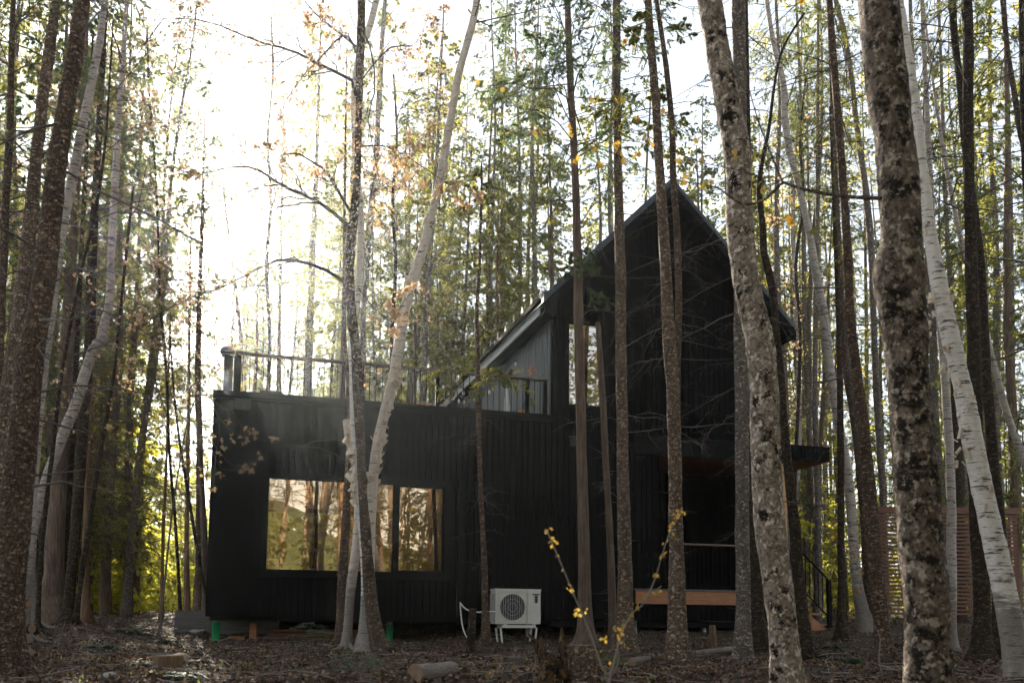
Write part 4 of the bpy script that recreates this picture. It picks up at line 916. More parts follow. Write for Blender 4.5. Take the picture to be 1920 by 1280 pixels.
pr = MB().tube([(8.75, -.02, 2.04), (11.62, -.02, 2.04)], .022, 10).build('porch_railing', M['handrail'], house)
bl = MB()
for x in np.arange(11.44, 11.64, .1): bl.box(x-.008, x+.008, -.03, -.012, 1.13, 2.03)
for x in np.arange(8.85, 11.25, .1): bl.box(x-.007, x+.007, -.03, -.014, 1.13, 2.03)
bl.box(8.8, 11.6, -.03, -.01, 1.2, 1.22); bl.build('balusters', M['trim'], pr)
sr = MB(); a, b_ = np.array([11.62, -.02, 2.04]), np.array([12.36, -.02, 1.38])
sr.tube([a, b_], .022, 8); a2, b2 = a-np.array([0, 0, .78]), b_-np.array([0, 0, .78]); sr.tube([a2, b2], .014, 6)
for k in np.linspace(.1, .92, 7): p = a+(b_-a)*k; sr.box(p[0]-.008, p[0]+.008, -.028, -.012, p[2]-.78, p[2])
sro = sr.build('stair_railing', M['trim'], house)
MB().box(12.31, 12.39, -.06, .02, .40, 1.40).box(12.28, 12.42, -.09, .05, .42, .445).build('post', M['trim'], sro)
stp = MB()
for k in range(3): stp.box(11.63+.26*k, 11.9+.26*k, .0, 1.1, .88-.22*k, .92-.22*k); stp.box(11.64+.26*k, 11.67+.26*k, .0, 1.1, .6-.22*k, .88-.22*k)
stp.prism([(11.63, .86), (12.3, .36), (12.3, .28), (11.63, .28)], .0, .04); stp.build('stair', M['cedar_wood'], house)
# piles under the house
for (s_, t_, y0, gr) in ((.16, .12, -.12, True), (3.24, .6, -.02, True), (5.95, .6, .0, False), (7.98, .1, .1, False), (.16, 4.8, 0, False), (11.3, .3, .3, False), (4.6, 4.6, .3, False), (9.6, .3, .2, False)):
    po = MB().tube([(s_, t_, y0-.1), (s_, t_, .60)], .052, 16).build('foundation_pile', M['steel'], house, True)
    if gr: MB().tube([(s_, t_, y0-.08), (s_, t_, .42 if s_ < 1 else .40)], .066, 16).build('sleeve', M['green'], po, True)
    else: MB().box(s_-.1, s_+.1, t_-.1, t_+.1, .525, .54).build('plate', M['steel'], po)
MB().box(.05, 6.15, .06, .14, .45, .538).box(.05, 6.15, 2.4, 2.5, .4, .54).box(6.25, 11.2, .1, 9.4, .38, .5).build('floor_beam', M['soffit'], house)

# ------------------------------------------------------------------ things on and around the house
def hthing(name, s, t, z, label, cat, rz=0, group=None): return tag(empty(name, HW(s, t, z), YAW+rz), label, cat, group)
# air conditioner
ac = hthing('air_conditioner', 5.0, -.42, .38, 'white outdoor air conditioner with a round fan guard, raised on a metal stand', 'air conditioner')
bd = MB().box(0, .86, 0, .32, .05, .68).box(-.01, .87, -.012, .33, .655, .69).box(.62, .86, -.012, 0, .06, .65).box(.86, .895, .08, .26, .1, .27)
for k in range(4): bd.box(.66, .83, -.020, -.0125, .12+k*.075, .165+k*.075)
bd.build('body', M['white_metal'], ac)
wlx = MB(); a = np.linspace(0, 2*np.pi, 33)[:-1]; cx, cz, rr = .32, .355, .245
MB().tube([(cx, -.004, cz), (cx, -.001, cz)], rr, 40).build('fan_well', M['fan'], ac)
fb = MB()
for k in range(5):
    an = k*2*math.pi/5; p = [(cx, -.006, cz), (cx+.2*math.cos(an), -.006, cz+.2*math.sin(an)), (cx+.21*math.cos(an+.7), -.0055, cz+.21*math.sin(an+.7)), (cx+.1*math.cos(an+.8), -.0055, cz+.1*math.sin(an+.8))]
    fb.add(p, [(0, 1, 2, 3)])
fb.build('fan', M['black_plastic'], ac)
gd = MB(); ring = [(cx+rr*math.cos(q), -.018, cz+rr*math.sin(q)) for q in np.linspace(0, 2*np.pi, 41)]; gd.tube(ring, .006, 5, False)
for k in np.linspace(-.22, .22, 11): h = math.sqrt(max(0, rr*rr-k*k)); gd.tube([(cx+k, -.02, cz-h), (cx+k, -.02, cz+h)], .0028, 4)
for q in (.08, .15): gd.tube([(cx+q*math.cos(z_), -.02, cz+q*math.sin(z_)) for z_ in np.linspace(0, 2*np.pi, 31)], .0022, 4, False)
for xx in (.045, .60): gd.box(xx, xx+.006, -.016, -.001, .08, .63)
gd.box(.045, .606, -.016, -.001, .08, .086).box(.045, .606, -.016, -.001, .624, .63); gd.build('guard', M['white_metal'], ac)
gr = MB()
for k in range(10): gr.box(-.02, -.011, .02, .30, .09+k*.056, .10+k*.056)
for k in range(6): gr.box(-.02, -.011, .02+k*.055, .028+k*.055, .09, .61)
gr.build('side_grille', M['white_metal'], ac); MB().box(-.009, -.002, .02, .3, .09, .61).build('coil', M['fan'], ac)
sd_ = MB().tube([(.70, -.024, .60), (.80, -.03, .60), (.835, -.024, .595)], .01, 6).box(.75, .80, -.03, -.021, .44, .58); sd_.build('vent_fin', M['fan'], ac)
st = hthing('metal_stand', 5.0, -.42, .38, 'pale folding metal stand carrying the air conditioner', 'stand')
s2 = MB().box(.13, .77, -.02, .03, -.02, .03).box(.13, .77, .29, .34, -.02, .03)
for x in (.16, .70): s2.box(x, x+.06, -.03, .35, .031, .046)
s2.build('frame', M['white_metal'], st)
for x, dx in ((.14, -.04), (.75, .04)):
    for y in (.0, .31): MB().obox((x+dx/2, y, -.19), (.03, 0, 0), (0, .03, 0), (dx, 0, .34)).build('leg', M['white_metal'], st)
g_ = hit(955, 1209); tag(MB().box(-.06, .92, -.1, .5, -.045, .012).build('wooden_skid', M['grey_wood'], loc=HW(4.95, -.42, 0.01)), 'weathered plank pallet lying beneath the metal stand', 'pallet'); bpy.data.objects['wooden_skid'].rotation_euler.z = YAW
# drain hose
hp = [at(x, y, 16.6)for x, y in [(862, 1128), (870, 1138), (880, 1144), (895, 1147), (912, 1146), (930, 1146)]]
hq = [at(x, y, 16.6) for x, y in [(863, 1130), (864, 1150), (867, 1172), (872, 1188), (877, 1196)]]
hm_ = MB().tube(smooth_path(hp, np.full(6, .013), 24)[0], .013, 8).tube(smooth_path(hq, np.full(5, .012), 20)[0], .012, 8)
tag(hm_.build('white_hose', M['white'], smooth=True), 'thin white hose bent in the air beside the short cut post', 'hose')
# deck things
bk = hthing('wicker_basket', .95, .55, 4.36, 'dark wicker basket with a white handle on the roof deck', 'basket')
m_ = MB()
for k in range(8): m_.box(-.17-.004*k, .17+.004*k, -.12, .12, .02+.03*k, .042+.03*k)
m_.box(-.15, .15, -.1, .1, .0, .2).build('body', M['dark_bark'], bk)
MB().tube([(-.12, 0, .25), (-.03, 0, .285), (.05, 0, .28), (.14, 0, .25)], .008, 6).build('handle', M['white'], bk)
def deck_chair(s, t, rz, label):
    c = hthing('lounge_chair', s, t, 4.36, label, 'chair', rz)
    b = MB(); pts = []
    for i in range(9):
        a = math.pi*i/8; pts.append((.27*math.cos(a)*-1, .35+.22*math.sin(a)))
    poly = [(-.27, .35), *pts[1:-1], (.27, .35)]
    n = len(poly); v = [(x, .22+z*.3, z) for x, z in poly]+[(x, .27+z*.3, z) for x, z in poly]
    b.add(v, [(0, i+1, i) for i in range(1, n-1)]+[(n, n+i, n+i+1) for i in range(1, n-1)]); b.add(v, [(i, (i+1) % n, (i+1) % n+n, i+n) for i in range(n)])
    b.build('backrest', M['blind'], c); MB().box(-.27, .27, -.25, .33, .3, .36).build('seat', M['blind'], c)
    for x in (-.24, .21):
        for y in (-.22, .28): MB().box(x, x+.03, y, y+.03, 0, .3).build('leg', M['trim'], c)
    return c
deck_chair(4.25, 1.3, .5, 'brown round backed lounge chair on the roof deck behind the railing')
um = hthing('folded_parasol', 5.55, .9, 4.36, 'pale folded parasol leaning against the grey board wall of the deck', 'parasol', .3)
MB().tube([(0, 0, 0), (.12, .15, .95)], .015, 8).build('pole', M['grey_wood'], um)
MB().tube([(0.02, .03, .10), (.05, .05, .3), (.09, .1, .6), (.11, .14, .92)], [.05, .075, .05, .015], 9, True, .12, rg).build('canopy', M['white'], um)
sh = hthing('shovel', 5.75, .45, 4.36, 'snow shovel with orange blade and orange looped grip on the deck', 'shovel')
MB().tube([(0, 0, .2), (.18, .0, .98)], .014, 8).build('handle', M['black_plastic'], sh)
MB().tube([(.18, 0, .98), (.14, 0, 1.06), (.18, 0, 1.14), (.25, 0, 1.14), (.27, 0, 1.07), (.2, 0, 1.0)], .017, 8).build('grip', M['orange'], sh)
MB().prism([(-.16, .0), (.12, .0), (.1, .22), (-.02, .27), (-.12, .2)], -.02, .0).build('blade', M['orange'], sh)
sp = MB(); bulbs = []
P_ = [(.45, .06, 5.10), (1.3, .2, 4.98), (2.2, .06, 5.08), (3.0, .2, 4.95), (3.95, .06, 5.06), (5.0, .8, 5.02), (5.95, 1.2, 6.0)]
P2_ = [(3.95, .06, 5.06), (5.0, 2.5, 5.3), (6.05, 4.6, 6.0)]
lt = hthing('string_lights', 0, 0, 0, 'string of clear bulbs draped along the deck railing and up to the eave', 'string lights')
for pp in (P_, P2_):
    q, _ = smooth_path(pp, np.full(len(pp), .006), 60); sp.tube(q, .005, 4, False)
    for i in range(3, 58, 6): bulbs.append(q[i])
sp.build('cable', M['black_plastic'], lt)
for c_ in bulbs:
    MB().tube([c_-[0, 0, .07], c_-[0, 0, .005]], .014, 8).build('socket', M['black_plastic'], lt)
    MB().tube([c_-[0, 0, .16], c_-[0, 0, .13], c_-[0, 0, .10], c_-[0, 0, .071]], [.006, .025, .028, .012], 8).build('bulb', M['bulb'], lt, True)
# indoor furniture
tb = hthing('dining_table', 1.6, 2.6, .84, 'wooden dining table seen through the big window', 'table')
MB().box(-.65, 1.1, -.4, .4, .70, .74).build('tabletop', M['cedar_wood'], tb)
for x in (-.55, .95):
    for y in (-.33, .28): MB().box(x, x+.06, y, y+.06, 0, .70).build('leg', M['cedar_wood'], tb)
ch0 = None
for i, (s_, t_, rz, la) in enumerate([(1.75, 1.55, .15, 'white spindle back chair nearest the glass, before the middle of the table'), (1.0, 1.8, .9, 'white spindle chair at the end of the table by the outer wall'), (2.75, 1.75, -.3, 'white spindle chair at the table beside the window mullion')]):
    if ch0 is None:
        c = hthing('spindle_chair', s_, t_, .84, la, 'chair', rz, 'white spindle chairs around the dining table'); ch0 = c
        MB().box(-.22, .22, -.2, .22, .43, .46).build('seat', M['white'], c)
        b = MB().box(-.24, .24, -.24, -.205, .93, .99)
        for x in np.linspace(-.2, .2, 7): b.tube([(x*.85, -.19, .46), (x, -.222, .93)], .009, 6)
        b.build('backrest', M['white'], c)
        for x in (-.18, .18):
            for y in (-.17, .17): MB().tube([(x*1.2, y*1.2, 0), (x, y, .43)], .015, 6).build('leg', M['white'], c)
        kids(c)
    else:
        c = copy_tree(ch0); c.location = HW(s_, t_, .84); c.rotation_euler.z = YAW+rz; c['label'] = la
# lumber below the house
for k in range(5):
    o = MB().box(0, 1.75+.1*k, 0, .14, 0, .035).build('stored_plank', M['slat_wood'], loc=HW(.95+.05*k, .55+.12*(k % 2), .10+.04*k)); o.rotation_euler.z = YAW+.02*(k-2)
    tag(o, ['lowest plank of the flat pile under the house', 'second plank up in the flat pile under the house', 'middle plank in the flat pile under the house', 'fourth plank up in the flat pile under the house', 'topmost plank of the flat pile under the house'][k], 'plank', 'lumber stored under the house')
tag(MB().box(0, .12, 0, .12, 0, .42).build('timber_block', M['cedar_wood'], loc=HW(.72, .5, -.02)), 'upright orange timber offcut standing under the house next to the planks', 'timber offcut')
tag(MB().box(0, .28, 0, .14, 0, .22).build('timber_block', M['cedar_wood'], loc=HW(.36, .55, -.05)), 'squat timber offcut right behind the green pile sleeve', 'timber offcut')
# planter box
pb = tag(empty('planter_box', at(331, 1180, 17.8)*[1, 1, 0]+[0, 0, .12]), 'grey timber raised bed full of soil at the outer corner of the house', 'planter')
pb.rotation_euler.z = YAW*.3
m_ = MB()
for k in range(3): m_.box(0, 1.9, 0, .05, .0+.17*k, .165+.17*k); m_.box(-.05, -.001, 0, 1.2, .0+.17*k, .165+.17*k)
m_.build('boards', M['grey_wood'], pb); MB().box(0, 1.9, .051, 1.2, 0, .47).build('soil', M['ground'], pb)

# slatted privacy screen
f0, f1 = at(1647, 950, 19.5), at(1905, 955, 19.5); fv = nrm((f1-f0)*[1, 1, 0]); FL = float(np.linalg.norm((f1-f0)[:2])); fz = float(f0[2])
sc = tag(empty('slatted_screen', [f0[0], f0[1], 0], 0), 'reddish wooden privacy screen of narrow horizontal slats under a wide top board', 'screen')
m_ = MB(); zt = fz-.13
for k in range(26): z_ = zt-.02-.082*k; m_.box(0, FL, -.012, .012, z_-.045, z_, 0)
m_.build('slats', M['slat_wood'], sc)
MB().box(-.04, FL+.04, -.05, .05, fz-.13, fz).build('top_board', M['slat_wood'], sc)
for x in (0, FL*.25, FL*.5, FL*.75, FL-.08): MB().box(x, x+.08, .013, .09, fz-2.3, fz-.131).build('post', M['slat_wood'], sc)

# ------------------------------------------------------------------ wood on the forest floor
def cut_log(name, p0, p1, r, label, cat, mt='spruce', hollow=False, r1=None, group=None):
    p0, p1 = np.array(p0, float), np.array(p1, float); base = (p0+p1)/2; n = 10; s = np.linspace(0, 1, n)[:, None]
    P = p0+(p1-p0)*s-base; R = np.linspace(r, r1 or r, n)*(1+rg.normal(0, .04, n))
    mb = MB(); v, f = tubes(P[None], R[None], 18, .03, rg); mb.add(v, f)
    root = tag(empty(name, base), label, cat, group)
    mb.build('bark', M[mt], root, True)
    c = MB()
    for e in (0, n-1):
        ring_ = v.reshape(n, 18, 3)[e]; ctr = ring_.mean(0); c.add(np.vstack([ring_, ctr[None]]), [((i+1) % 18, i, 18) if e == 0 else (i, (i+1) % 18, 18) for i in range(18)])
    c.build('cut_face', M['cut_wood'], root); return root
def gp(px, py, dz=0): p = hit(px, py); p[2] += dz; return p
g = gp(823, 1275); cut_log('cut_log', g+[-.20, -.1, .05], g+[.10, .25, .06], .085, 'short pale cut log lying with its dark sawn end towards the viewer', 'log', 'birch_dark')
g = gp(882, 1222); cut_log('tree_stump', g+[-.01, 0, -.1], g+[.03, 0, .66], .068, 'short upright mossy stem sawn off, red brown at the top, beside the white hose', 'stump', 'dark_bark', r1=.055)
g = gp(1338, 1212); cut_log('broken_stem', g+[0, 0, -.1], g+[-.02, 0, .36], .075, 'splintered orange brown stump under the porch', 'stump', 'cedar_orange', r1=.05)
g = gp(1093, 1283); cut_log('tree_stump', g+[.0, 0, -.2], g+[.0, .0, .33], .125, 'upright grey tree stump with a flat pale sawn top', 'stump', 'spruce_pale', r1=.105)
g = gp(1240, 1250); h = gp(1378, 1222); cut_log('fallen_log', g+[-.35, 0, .05], h+[0, 0, .05], .055, 'long fallen pale log lying between the tree trunks before the porch', 'log', 'birch_dark', r1=.045)
g = gp(315, 1262); cut_log('tree_stump', g+[0, 0, -.1], g+[0, 0, .17], .14, 'low reddish stump with a brown stone beside it among fern fronds', 'stump', 'cedar_orange')
g = gp(62, 1168); cut_log('tree_stump', g+[0, 0, -.1], g+[0, 0, .34], .17, 'mossy stump at the foot of the white birch by the log pile', 'stump', 'mossy')
g = gp(700, 1215, .03); cut_log('split_firewood', g+[-1.0, 1, 0], g+[-.8, 1.2, .02], .06, 'piece of orange split wood behind the clump of birch trunks', 'log', 'cedar_orange')
# hollow broken stump
g = gp(1036, 1284); hs = tag(empty('hollow_stump', g), 'dark rotten hollow stump with a jagged splintered rim', 'stump'); mb = MB(); n = 26
a = np.arange(n)*2*np.pi/n; top = .24+.10*np.sin(a*2+.5)+.06*rg.normal(size=n); top[int(n*.5)] += .16; top[int(n*.5)+1] += .11; top[int(n*.18)] += .09
out = []
for k, (rr, zz) in enumerate([(.16, -.15), (.135, .0), (.125, .1), (.115, None), (.095, None), (.09, .06), (.09, -.12)]):
    for i in range(n): z_ = top[i]-(.01 if k == 4 else 0) if zz is None else min(zz, top[i]); q = rr*(1+.06*math.sin(3*a[i]+k)); out.append((q*math.cos(a[i]), q*math.sin(a[i]), z_))
idx = np.arange(7*n).reshape(7, n); k2 = (np.arange(n)+1) % n
mb.add(out, np.stack([idx[:-1], idx[:-1][:, k2], idx[1:][:, k2], idx[1:]], -1).reshape(-1, 4)); mb.build('shell', M['rotten'], hs, True)
mb = MB().tube([(-.11, 0, .25), (-.15, 0, .36), (-.21, 0, .42)], [.03, .02, .004], 6); mb.build('splinter', M['rotten'], hs, True)
# stones
def stone(px, py, r, label, mt='stone'):
    g = gp(px, py); import bmesh as bmm
    bm = bmm.new(); bmm.ops.create_icosphere(bm, subdivisions=3, radius=r)
    ph = rg.uniform(0, 6, 3)
    for v_ in bm.verts:
        c_ = v_.co; k = 1+.16*math.sin(c_.x/r*2.3+ph[0])+.12*math.sin(c_.y/r*3.1+ph[1])+.08*math.sin(c_.z/r*5+c_.x/r*4+ph[2]); v_.co = Vector((c_.x*k*1.35, c_.y*k, c_.z*k*.72))
    me = bpy.data.meshes.new('stone'); bm.to_mesh(me); bm.free(); me.materials.append(M[mt])
    for p_ in me.polygons: p_.use_smooth = True
    o = bpy.data.objects.new('stone', me); S.collection.objects.link(o); o.location = g+[0, 0, r*.3]; tag(o, label, 'stone')
stone(333, 1244, .10, 'rounded brown stone beside the low reddish stump'); stone(366, 1186, .07, 'pale stone in front of the timber raised bed', 'stone_grey'); stone(379, 1184, .05, 'smaller grey stone against the raised bed, next to the pale stone', 'stone_grey')
stone(353, 1196, .06, 'flat brownish stone between the raised bed and the green pile', 'stone'); stone(208, 1272, .05, 'small pale flat stone among the moss in the clearing', 'stone_grey'); stone(1600, 1151, .17, 'pale rounded boulder past the stair newel', 'stone_grey')
stone(122, 1162, .09, 'grey stone at the foot of the dark bowed cedar', 'stone_grey')
# log pile by the thick spruce
ends = [(42, 1128), (54, 1132), (30, 1150), (45, 1168), (60, 1178), (33, 1185), (52, 1195), (24, 1205), (42, 1215), (58, 1222), (28, 1236), (45, 1245), (20, 1180)]
for i, (x, y) in enumerate(ends):
    p = at(x, y, 9.6+.25*(i % 3)); p[2] = max(p[2], float(gz(p[0], p[1]))+.02)
    cut_log('split_log', p, p+np.array([-.42+.03*(i % 4), .18, rg.normal(0, .02)]), rg.uniform(.03, .05), 'sawn firewood log, one of the heap stacked behind the thick leaning spruce', 'log', ['birch', 'dark_bark', 'birch_dark'][i % 3], group='firewood logs heaped by the thick spruce')

# ------------------------------------------------------------------ saplings, seedlings, ferns
def yellow_sapling():
    g = at(1142, 1275, 5.2); base = np.array([g[0], g[1], float(gz(g[0], g[1]))]); root = tag(empty('maple_sapling', base), 'slender maple sapling, two bare wands with yellow new leaves before the house wall', 'sapling')
    tm, lm = MB(), MB()
    st = [([(1142, 1290), (1152, 1240), (1165, 1190), (1185, 1150), (1207, 1130), (1228, 1085), (1240, 1045), (1255, 1000), (1273, 965)], .0075, .0018, 5.2),
          ([(1140, 1290), (1125, 1240), (1108, 1190), (1092, 1150), (1078, 1120), (1062, 1080), (1045, 1040), (1030, 1005), (1022, 992)], .0062, .0012, 5.1),
          ([(1207, 1130), (1198, 1126), (1192, 1120)], .002, .001, 5.2), ([(1213, 1122), (1228, 1108), (1240, 1098)], .0025, .001, 5.2), ([(1143, 1270), (1160, 1240), (1158, 1200), (1170, 1165)], .003, .001, 5.25)]
    for pts, r0, r1, Y in st:
        P = [at(x, y, Y)-base for x, y in pts]
        if len(pts) > 6: P = [np.array([P[0][0], P[0][1], -.05])]+P
        q, rr = smooth_path(P, np.linspace(r0, r1, len(P)), 40 if len(P) > 4 else 8); tm.add(*tubes(q[None], rr[None], 6))
    r_ = np.random.default_rng(3)
    for x, y, k in [(1274, 962, 7), (1266, 975, 3), (1253, 990, 2), (1258, 1008, 2), (1246, 1015, 2), (1240, 1042, 3), (1244, 1040, 2), (1230, 1078, 4), (1238, 1110, 3), (1208, 1114, 3), (1222, 1114, 1), (1191, 1136, 3), (1183, 1154, 3), (1161, 1180, 5), (1158, 1196, 5), (1136, 1198, 4), (1172, 1208, 3), (1144, 1246, 1), (1165, 1172, 3),
                    (1026, 996, 5), (1034, 1018, 2), (1030, 1012, 2), (1038, 1025, 2), (1045, 1044, 2), (1057, 1068, 3), (1064, 1102, 3), (1078, 1144, 2), (1085, 1152, 3), (1098, 1146, 2), (1122, 1220, 1)]:
        for i in range(k): maple_leaf(lm, at(x+r_.normal(0, 3), y+r_.normal(0, 3)-4, 5.15)-base, r_.uniform(.016, .03), r_, .2)
    tm.build('stems', M['twig_pale'], root); lm.build('foliage', M['yellow_leaf'], root)
yellow_sapling()
def small_sapling(px, py, h, label, col='yellow_leaf', Y=None, lean=.1, n=16, size=.03, seed=1):
    g = gp(px, py) if Y is None else at(px, py, Y); g[2] = float(gz(g[0], g[1])); r_ = np.random.default_rng(seed)
    root = tag(empty('maple_sapling', g), label, 'sapling'); tm, lm = MB(), MB()
    P = np.array([[lean*h*(k/6)**1.5, 0, h*k/6] for k in range(7)]); P[1:, :2] += r_.normal(0, .02*h, (6, 2)); q, rr = smooth_path(P, np.linspace(.007, .0015, 7), 24); tm.add(*tubes(q[None], rr[None], 5))
    a, b_ = ramify(r_, q[None], rr[None], 8, .22, .8, 0, 0, 5, .35, .08, .001); tm.add(*tubes(a, b_, 3))
    for i in range(n): b = r_.integers(0, len(a)); maple_leaf(lm, a[b, -1]+r_.normal(0, .02, 3), size*r_.uniform(.6, 1.2), r_, .2)
    tm.build('stems', M['twig_pale'], root); lm.build('foliage', M[col], root)
small_sapling(1655, 1262, 1.15, 'thin sapling with upright yellow leaves between the brown spruce and the slanting birch', Y=9, lean=-.22, n=60, seed=4, size=.028)
small_sapling(1548, 1130, 2.6, 'yellow leaved shrub glowing beyond the porch stair', Y=25, n=260, seed=9, size=.06)
small_sapling(1000, 1279, .3, 'tiny yellow seedling at the foot of the hollow stump', n=16, seed=6); small_sapling(1078, 1283, .22, 'tiny yellow seedling in front of the grey sawn stump', n=10, seed=7)
small_sapling(916, 1281, .12, 'tiny orange seedling amid the leaf litter near the short pale log', n=10, seed=8)
def fir_seedling(px, py, h, label, seed, leaf='spruce_leaf', spread=.45):
    g = gp(px, py); r_ = np.random.default_rng(seed); root = tag(empty('fir_seedling', g), label, 'seedling'); tm, lm = MB(), MB()
    P = np.array([[0, 0, -.02], [.01, 0, h*.5], [0, .01, h]]); R = np.array([.008, .005, .002]); q, rr = smooth_path(P, R, 12); tm.add(*tubes(q[None], rr[None], 5))
    z = r_.uniform(h*.35, h, 16); Q, r1 = boughs(r_, q, rr, z, spread*(1.25-z/h), .12, .15, 5, .04); tm.add(*tubes(Q, r1*.6, 3))
    Q2, r2 = ramify(r_, Q, r1*.5, 10, .42, .7, .05, .85, 4, .1, .03, .0012); lm.add(*leaf_on(r_, Q2, r2, 16, .022, .005, .9, .75)); lm.add(*leaf_on(r_, Q, r1, 26, .022, .005, .9, .75))
    tm.build('stem', M['twig'], root); lm.build('foliage', M[leaf], root)
M['blue_needle'] = leaf_mat('blue green fir needles', [(.05, .085, .055), (.09, .13, .085), (.13, .17, .10)], .3)
fir_seedling(582, 1224, .42, 'small flat branched fir seedling before the wall under the big window', 1, 'blue_needle', .6)
fir_seedling(668, 1275, .26, 'tiny fir seedling at the foot of the birch and maple clump', 2, 'blue_needle')
fir_seedling(1120, 1262, .2, 'tiny green fir seedling between the sawn stump and the yellow leaved sapling', 3)
def fern(px, py, n, Lf, label, seed, leaf='blue_needle'):
    g = gp(px, py); r_ = np.random.default_rng(seed); root = tag(empty('fern', g), label, 'fern'); lm = MB()
    az = r_.uniform(0, 6.28, n); s = np.linspace(0, 1, 8)[None, :, None]; L = r_.uniform(.6, 1, n)*Lf
    D = np.stack([np.cos(az), np.sin(az), np.full(n, .75)], -1); Q = D[:, None]*L[:, None, None]*s; Q[..., 2] -= (.85*L[:, None]*s[..., 0]**2); r = np.full((n, 8), .003)
    lm.add(*tubes(Q, r, 3)); k = 30; bi = np.repeat(np.arange(n), k*2); u = np.tile(np.repeat(np.linspace(.15, 1, k), 2), n); sg_ = np.tile([1., -1.], n*k)
    p0, T_, _ = along(Q, r, bi, u); side = nrm(np.cross(T_, [0, 0, 1.]))*sg_[:, None]; ln = Lf*.26*np.sin(np.pi*np.clip(u*.9+.08, 0, 1))+.01
    lm.add(*leaves(p0, side+T_*.35, np.tile([0, 0, 1.], (len(p0), 1)), ln, ln*.22)); lm.build('fronds', M[leaf], root)
for i, (x, y, la) in enumerate([(262, 1250, 'pale green fern fronds arching beside the low reddish stump'), (190, 1215, 'fern in the middle of the mossy clearing'), (300, 1205, 'fern with bluish fronds halfway to the raised bed'), (360, 1245, 'fern near the foot of the green pile'), (240, 1185, 'fern at the shady start of the sunlit gap'),
                              (1560, 1215, 'fern in the deep shade past the dark wiry maple'), (1690, 1210, 'fern before the slatted screen beside the thick maple'), (1590, 1240, 'fern between the blotchy maple and the brown spruce'), (330, 1275, 'fern at the bottom of the photo below the brown stone')]):
    fern(x, y, 9, .34, la, i)
# twig carrying orange buds across the house corner
g = at(300, 1150, 14.6); g[2] = float(gz(g[0], g[1])); root = tag(empty('maple_sapling', g), 'bare maple sapling whose arching twigs carry orange buds across the corner of the house', 'sapling')
pt = lambda L_: [at(x, y, 14.6) for x, y in L_]
P0 = [g+[0, 0, -.1]]+pt([(318, 1000), (335, 880), (352, 790), (372, 742), (398, 748)])
q, rr = smooth_path(np.array(P0)-g, np.linspace(.018, .006, len(P0)), 40); MB().tube(q, rr, 8).build('stem', M['twig'], root, True)
limb_system(root, g, [(pt([(398, 748), (412, 760), (430, 765), (455, 800), (470, 818), (500, 828)]), .005, .0015), (pt([(398, 748), (405, 775), (440, 812), (455, 812), (470, 812)]), .004, .0012), (pt([(372, 742), (385, 800), (410, 872), (440, 882), (480, 884)]), .005, .0012),
    (pt([(380, 790), (400, 830), (430, 868), (450, 872), (490, 862)]), .004, .001), (pt([(398, 748), (412, 800), (405, 850), (402, 905)]), .004, .001)], np.random.default_rng(4), 'twig', 'bud_leaf', (5, 2, 2), 3, .06, .05, name='twigs', clump=.9, minr=.0012)

# ------------------------------------------------------------------ the surrounding forest
def proto(kind, seed):
    rng = np.random.default_rng(seed); tm, lm = MB(), MB(); h = dict(spruce=24, cedar=19, deci=20, pole=24, bush=3.6, young=7)[kind]
    lean = rng.normal(0, .02, 2); zs = np.linspace(-.2, h, 9); P = np.stack([lean[0]*zs+.08*np.sin(zs*.6+seed), lean[1]*zs+.08*np.cos(zs*.5+seed), zs], -1)
    r0 = dict(spruce=.13, cedar=.13, deci=.10, pole=.095, bush=.02, young=.05)[kind]; R = r0*(1-.9*(np.clip(zs, 0, None)/h)**1.2)+.006
    mb, Q, r = trunk_mb(rng, P, R*np.where(zs < .3, 1.4, 1), 9, .05, .35)
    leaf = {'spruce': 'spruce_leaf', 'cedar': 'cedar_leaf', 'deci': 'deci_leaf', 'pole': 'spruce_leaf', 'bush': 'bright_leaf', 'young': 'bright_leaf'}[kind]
    bark = {'spruce': 'spruce_grey', 'cedar': 'cedar', 'deci': 'birch_dark', 'pole': 'spruce_grey', 'bush': 'twig', 'young': 'cedar'}[kind]
    if kind == 'spruce':
        live_boughs(rng, Q, r, 7, h-.3, 120, lambda z: 2.6*(1-.8*(z-7)/(h-7)), tm, lm, 'spruce', .8); dead_boughs(rng, Q, r, 1.2, 8, 60, 2.0, tm)
    elif kind == 'cedar':
        live_boughs(rng, Q, r, 1.6, h-.3, 150, lambda z: 2.6*(1-.75*(z-1.6)/(h-1.6)), tm, lm, 'cedar', .9); dead_boughs(rng, Q, r, .5, 6, 30, 1.8, tm)
    elif kind == 'deci':
        live_boughs(rng, Q, r, 5, h-.3, 46, lambda z: 2.6*(1-.6*(z-4)/(h-4)), tm, lm, 'deci', .9)
    elif kind == 'pole':
        live_boughs(rng, Q, r, 13, h-.3, 50, lambda z: 1.9*(1-.7*(z-13)/(h-13)), tm, lm, 'spruce', .7); dead_boughs(rng, Q, r, 2, 12, 70, 1.3, tm)
    elif kind == 'young':
        live_boughs(rng, Q, r, .3, h-.2, 60, lambda z: 1.6*(1-.85*z/h), tm, lm, 'cedar', .9)
    else:
        live_boughs(rng, Q, r, .1, h-.2, 40, lambda z: 1.3*(1-.6*z/h)+.2, tm, lm, 'cedar', .8)
    root = empty({'spruce': 'spruce_tree', 'cedar': 'cedar_tree', 'deci': 'birch_tree', 'pole': 'spruce_tree', 'bush': 'cedar_bush', 'young': 'young_cedar'}[kind], (0, 0, 0))
    mb.build('trunk', M[bark], root, True); tm.build('branches', M['twig'], root); lm.build('foliage', M[leaf], root); kids(root); root['_k'] = kind
    return root
FINE[:] = [.55, 3.3]
PROTO = {k: [proto(k, 10+i) for i in range(n_)] for k, n_ in (('spruce', 2), ('cedar', 3), ('deci', 2), ('pole', 2), ('bush', 2), ('young', 2))}
